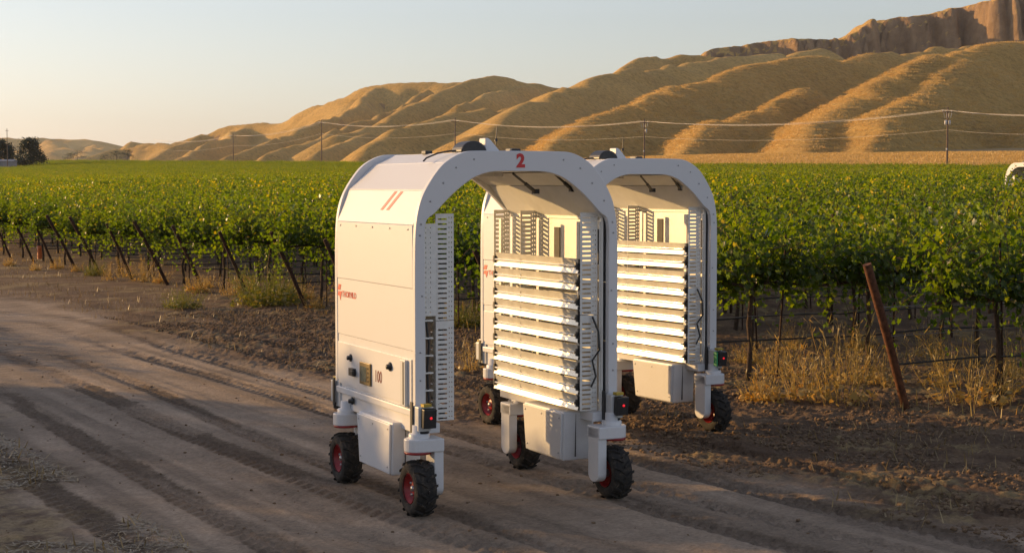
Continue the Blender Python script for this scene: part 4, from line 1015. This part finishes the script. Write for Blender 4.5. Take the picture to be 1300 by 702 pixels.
for n_ in range(len(POLES) - 1):
    A, B = POLES[n_], POLES[n_ + 1]
    for off, dz, sag in ((-1.1, -.55, 1.5), (-.55, -.55, 1.7), (.9, -.55, 1.6), (0, -3.9 if n_ < 3 else -4.2, 1.3)):
        mb = MB(); c = CDIR * off; pts = []
        for q in range(15):
            t = q / 14; pts.append((A[0] + (B[0] - A[0]) * t + c.x, A[1] + (B[1] - A[1]) * t + c.y, (A[2] + dz) * (1 - t) + (B[2] + dz) * t - sag * 4 * t * (1 - t)))
        mb.tube(pts, .024 if dz > -2 else .018, 4, False); lo_ = dz < -2; tag(mb.build('power_line', M['cable']), 'single low power line strung beneath the crossarm wires' if lo_ else 'upper power line sagging between the pole crossarms', 'power line', 'low power lines' if lo_ else 'upper power lines')

# pole, dark trees and shed at the far left end of the field
def far_tree(px, py, D, w, h, label, mat, spiky, seed, n=1500, group=None):
    p = at(px, py, D); x, y = p[0], p[1]; z = p[2]; r = np.random.default_rng(seed)
    t = empty('tree', (x, y, z)); tag(t, label, 'tree', group)
    mb = MB(); mb.tube([(0, 0, -2), (.1, 0, h * .35), (0, .1, h * .8)], [h * .03, h * .024, h * .008], 7)
    for k in range(6): a = k * 1.1; mb.tube([(0, 0, h * (.25 + .08 * k)), (w * .3 * math.cos(a), w * .3 * math.sin(a), h * (.42 + .08 * k))], [h * .012, h * .004], 5)
    mb.build('trunk', M['bark'], t)
    cl = []; 
    for k in range(26 if spiky else 20):
        zz = r.uniform(.12, .95); a = r.uniform(0, 6.28); rr = w * .5 * (1 - zz * .75 if spiky else math.sqrt(max(.05, 1 - (2 * zz - .9) ** 2))) * r.uniform(.35, 1.0)
        cl.append((rr * math.cos(a), rr * math.sin(a), zz * h))
    cl = np.array(cl); P = cl[r.integers(len(cl), size=n)] + r.normal(0, 1, (n, 3)) * np.array([w * .085, w * .085, h * (.075 if spiky else .06)]); P[:, 2] = np.maximum(P[:, 2], .2)
    link('crown', leaves_mesh('crown', P, r.normal(0, 1, (n, 3)) + np.array([0, 0, .3]), r.uniform(.5, .95, n) * h * .055, np.clip(r.normal(.4, .25, n), 0, 1), mat, LEAF_S, r=r), None, t)
far_tree(39, 212, 640, 13, 10.8, 'dark bushy evergreen tree at the far edge of the vineyard', M['dtree'], True, 1, 6500)
far_tree(6, 212, 660, 11, 11.5, 'dark tree partly cut off beside the slim pole', M['dtree'], True, 2, 5000)
far_tree(-14, 212, 670, 12, 12.5, 'dark tree behind the slim pole at the field edge', M['dtree'], True, 3, 1500)
for k, (px, w, h, D) in enumerate(((98, 14, 5.5, 900), (148, 8, 5.5, 950), (162, 10, 6.5, 960), (133, 6, 3.5, 950), (86, 7, 3.5, 900))):
    far_tree(px, 204, D, w, h, 'small hazy round tree at the foot of the distant hills', M['bushfar'], False, 20 + k, 900, 'small trees below the distant hills')
p = at(9.5, 206, 560); po = empty('utility_pole', tuple(p)); tag(po, 'slim pole in front of the dark trees at the field edge', 'utility pole')
mb = MB(); mb.tube([(0, 0, -1.5), (0, 0, 11.4)], [.15, .10], 8); mb.build('pole', M['pole'], po); mb = MB(); mb.tube([(-.6, 0, 10.6), (.6, 0, 10.6)], .06, 5); mb.build('crossarm', M['pole'], po)
p = at(5, 213, 620); sh = empty('shed', tuple(p)); tag(sh, 'low grey shed in front of the dark trees', 'shed')
mb = MB(); mb.box(-5, 4.2, -2, 2.5, -2, 2.3); mb.build('wall', M['shed'], sh)
mb = MB(); mb.prism([(-2.4, 2.31), (2.9, 2.31), (.25, 3.1)], -5.3, 4.5, 'x'); mb.build('roof', M['roofmetal'], sh)
mb = MB(); mb.box(-1.2, .2, -2.04, -2.002, -.2, 1.9); mb.build('door', M['roofmetal'], sh)
# irrigation riser
d = pray(51, 329); t_ = -HC / d[2]; x, y = d[0] * t_, d[1] * t_
mb = MB(); mb.tube([(0, 0, -.05), (0, 0, .34)], .09, 12); mb.lathe([(.105, .34), (.105, .40), (.06, .42), (.0001, .42)], (0, 0, 0), 'z', 12)
o = mb.build('irrigation_riser', M['pipe_orange']); o.location = (x, y, bz(x, y)); tag(o, 'short orange irrigation pipe standing among the row ends', 'pipe')

# dry grass on the strip between the vineyard and the hills
def grass_clump(seed, n=70):
    r = np.random.default_rng(seed); a = r.uniform(0, 6.28, n); rr = r.random(n) ** .5 * 2.2; p = np.stack([rr * np.cos(a), rr * np.sin(a), np.full(n, -.05)], 1)
    h = r.uniform(.16, .46, n); w = r.uniform(.03, .06, n); b = r.uniform(0, 6.28, n); s_ = np.stack([np.cos(b), np.sin(b), 0 * b], 1) * w[:, None]; top = p + np.stack([r.normal(0, .15, n), r.normal(0, .15, n), h], 1)
    V = np.stack([p - s_, p + s_, top + s_ * .5, top - s_ * .5], 1).reshape(-1, 3); i = (np.arange(n) * 4)[:, None]
    return np_mesh('grass_clump', V, i + np.array([0, 1, 2, 3]), M['gold'], False, {'tint': ('FLOAT', np.repeat(np.clip(r.normal(.5, .2, n), 0, 1), 4))})
M['gold'] = leaf_mat('golden_dry_grass', [(0.0, (.42, .265, .09)), (0.5, (.57, .375, .13)), (1.0, (.70, .48, .19))], 0.35, tmul=(1.3, 1.2, .8))
pts = []
for v in np.arange(-10, 760, 2.3):
    for u in np.arange(180.5, 268, 2.3):
        x, y = xy(u + rng.uniform(-1, 1), v + rng.uniform(-1, 1))
        if in_view(x, y, 8): pts.append((x, y, bz(x, y), rng.uniform(0, 6.28), rng.uniform(.7, 1.15), int(rng.integers(3))))
X, Y, Z, G = HILLS[0]
for j_ in range(X.shape[0] - 1):
    for i_ in range(X.shape[1] - 1):
        if Z[j_, i_] < G[j_, i_] + .3 or not in_view(X[j_, i_], Y[j_, i_], 6) or Y[j_, i_] > 900: continue
        a_, b_ = rng.random(2); zz = (Z[j_, i_] * (1 - a_) + Z[j_, i_ + 1] * a_) * (1 - b_) + (Z[j_ + 1, i_] * (1 - a_) + Z[j_ + 1, i_ + 1] * a_) * b_
        pts.append((X[j_, i_] + 2.6 * a_, Y[j_, i_] + 2.6 * b_, zz, rng.uniform(0, 6.28), rng.uniform(.8, 1.25), int(rng.integers(3))))
print('grass', len(pts))
gn_scatter('golden_grass', pts, [grass_clump(900 + k) for k in range(3)], 'golden dry grass between the vineyard and the hills and up their near slopes')

# evening air: closed box of thin even haze round the whole scene
mb = MB(); mb.box(-4100, 4100, -500, 6600, -2.5, 230)
m, nt, b, out = new_mat('haze_air'); nt.nodes.remove(b)
pv = N(nt, 'ShaderNodeVolumePrincipled'); pv.inputs['Color'].default_value = (.82, .88, 1.0, 1); pv.inputs['Density'].default_value = 0.000035; pv.inputs['Anisotropy'].default_value = 0.2
nt.links.new(pv.outputs[0], out.inputs['Volume'])
tag(mb.build('haze', m), 'thin pale evening haze over the whole valley', kind='stuff')
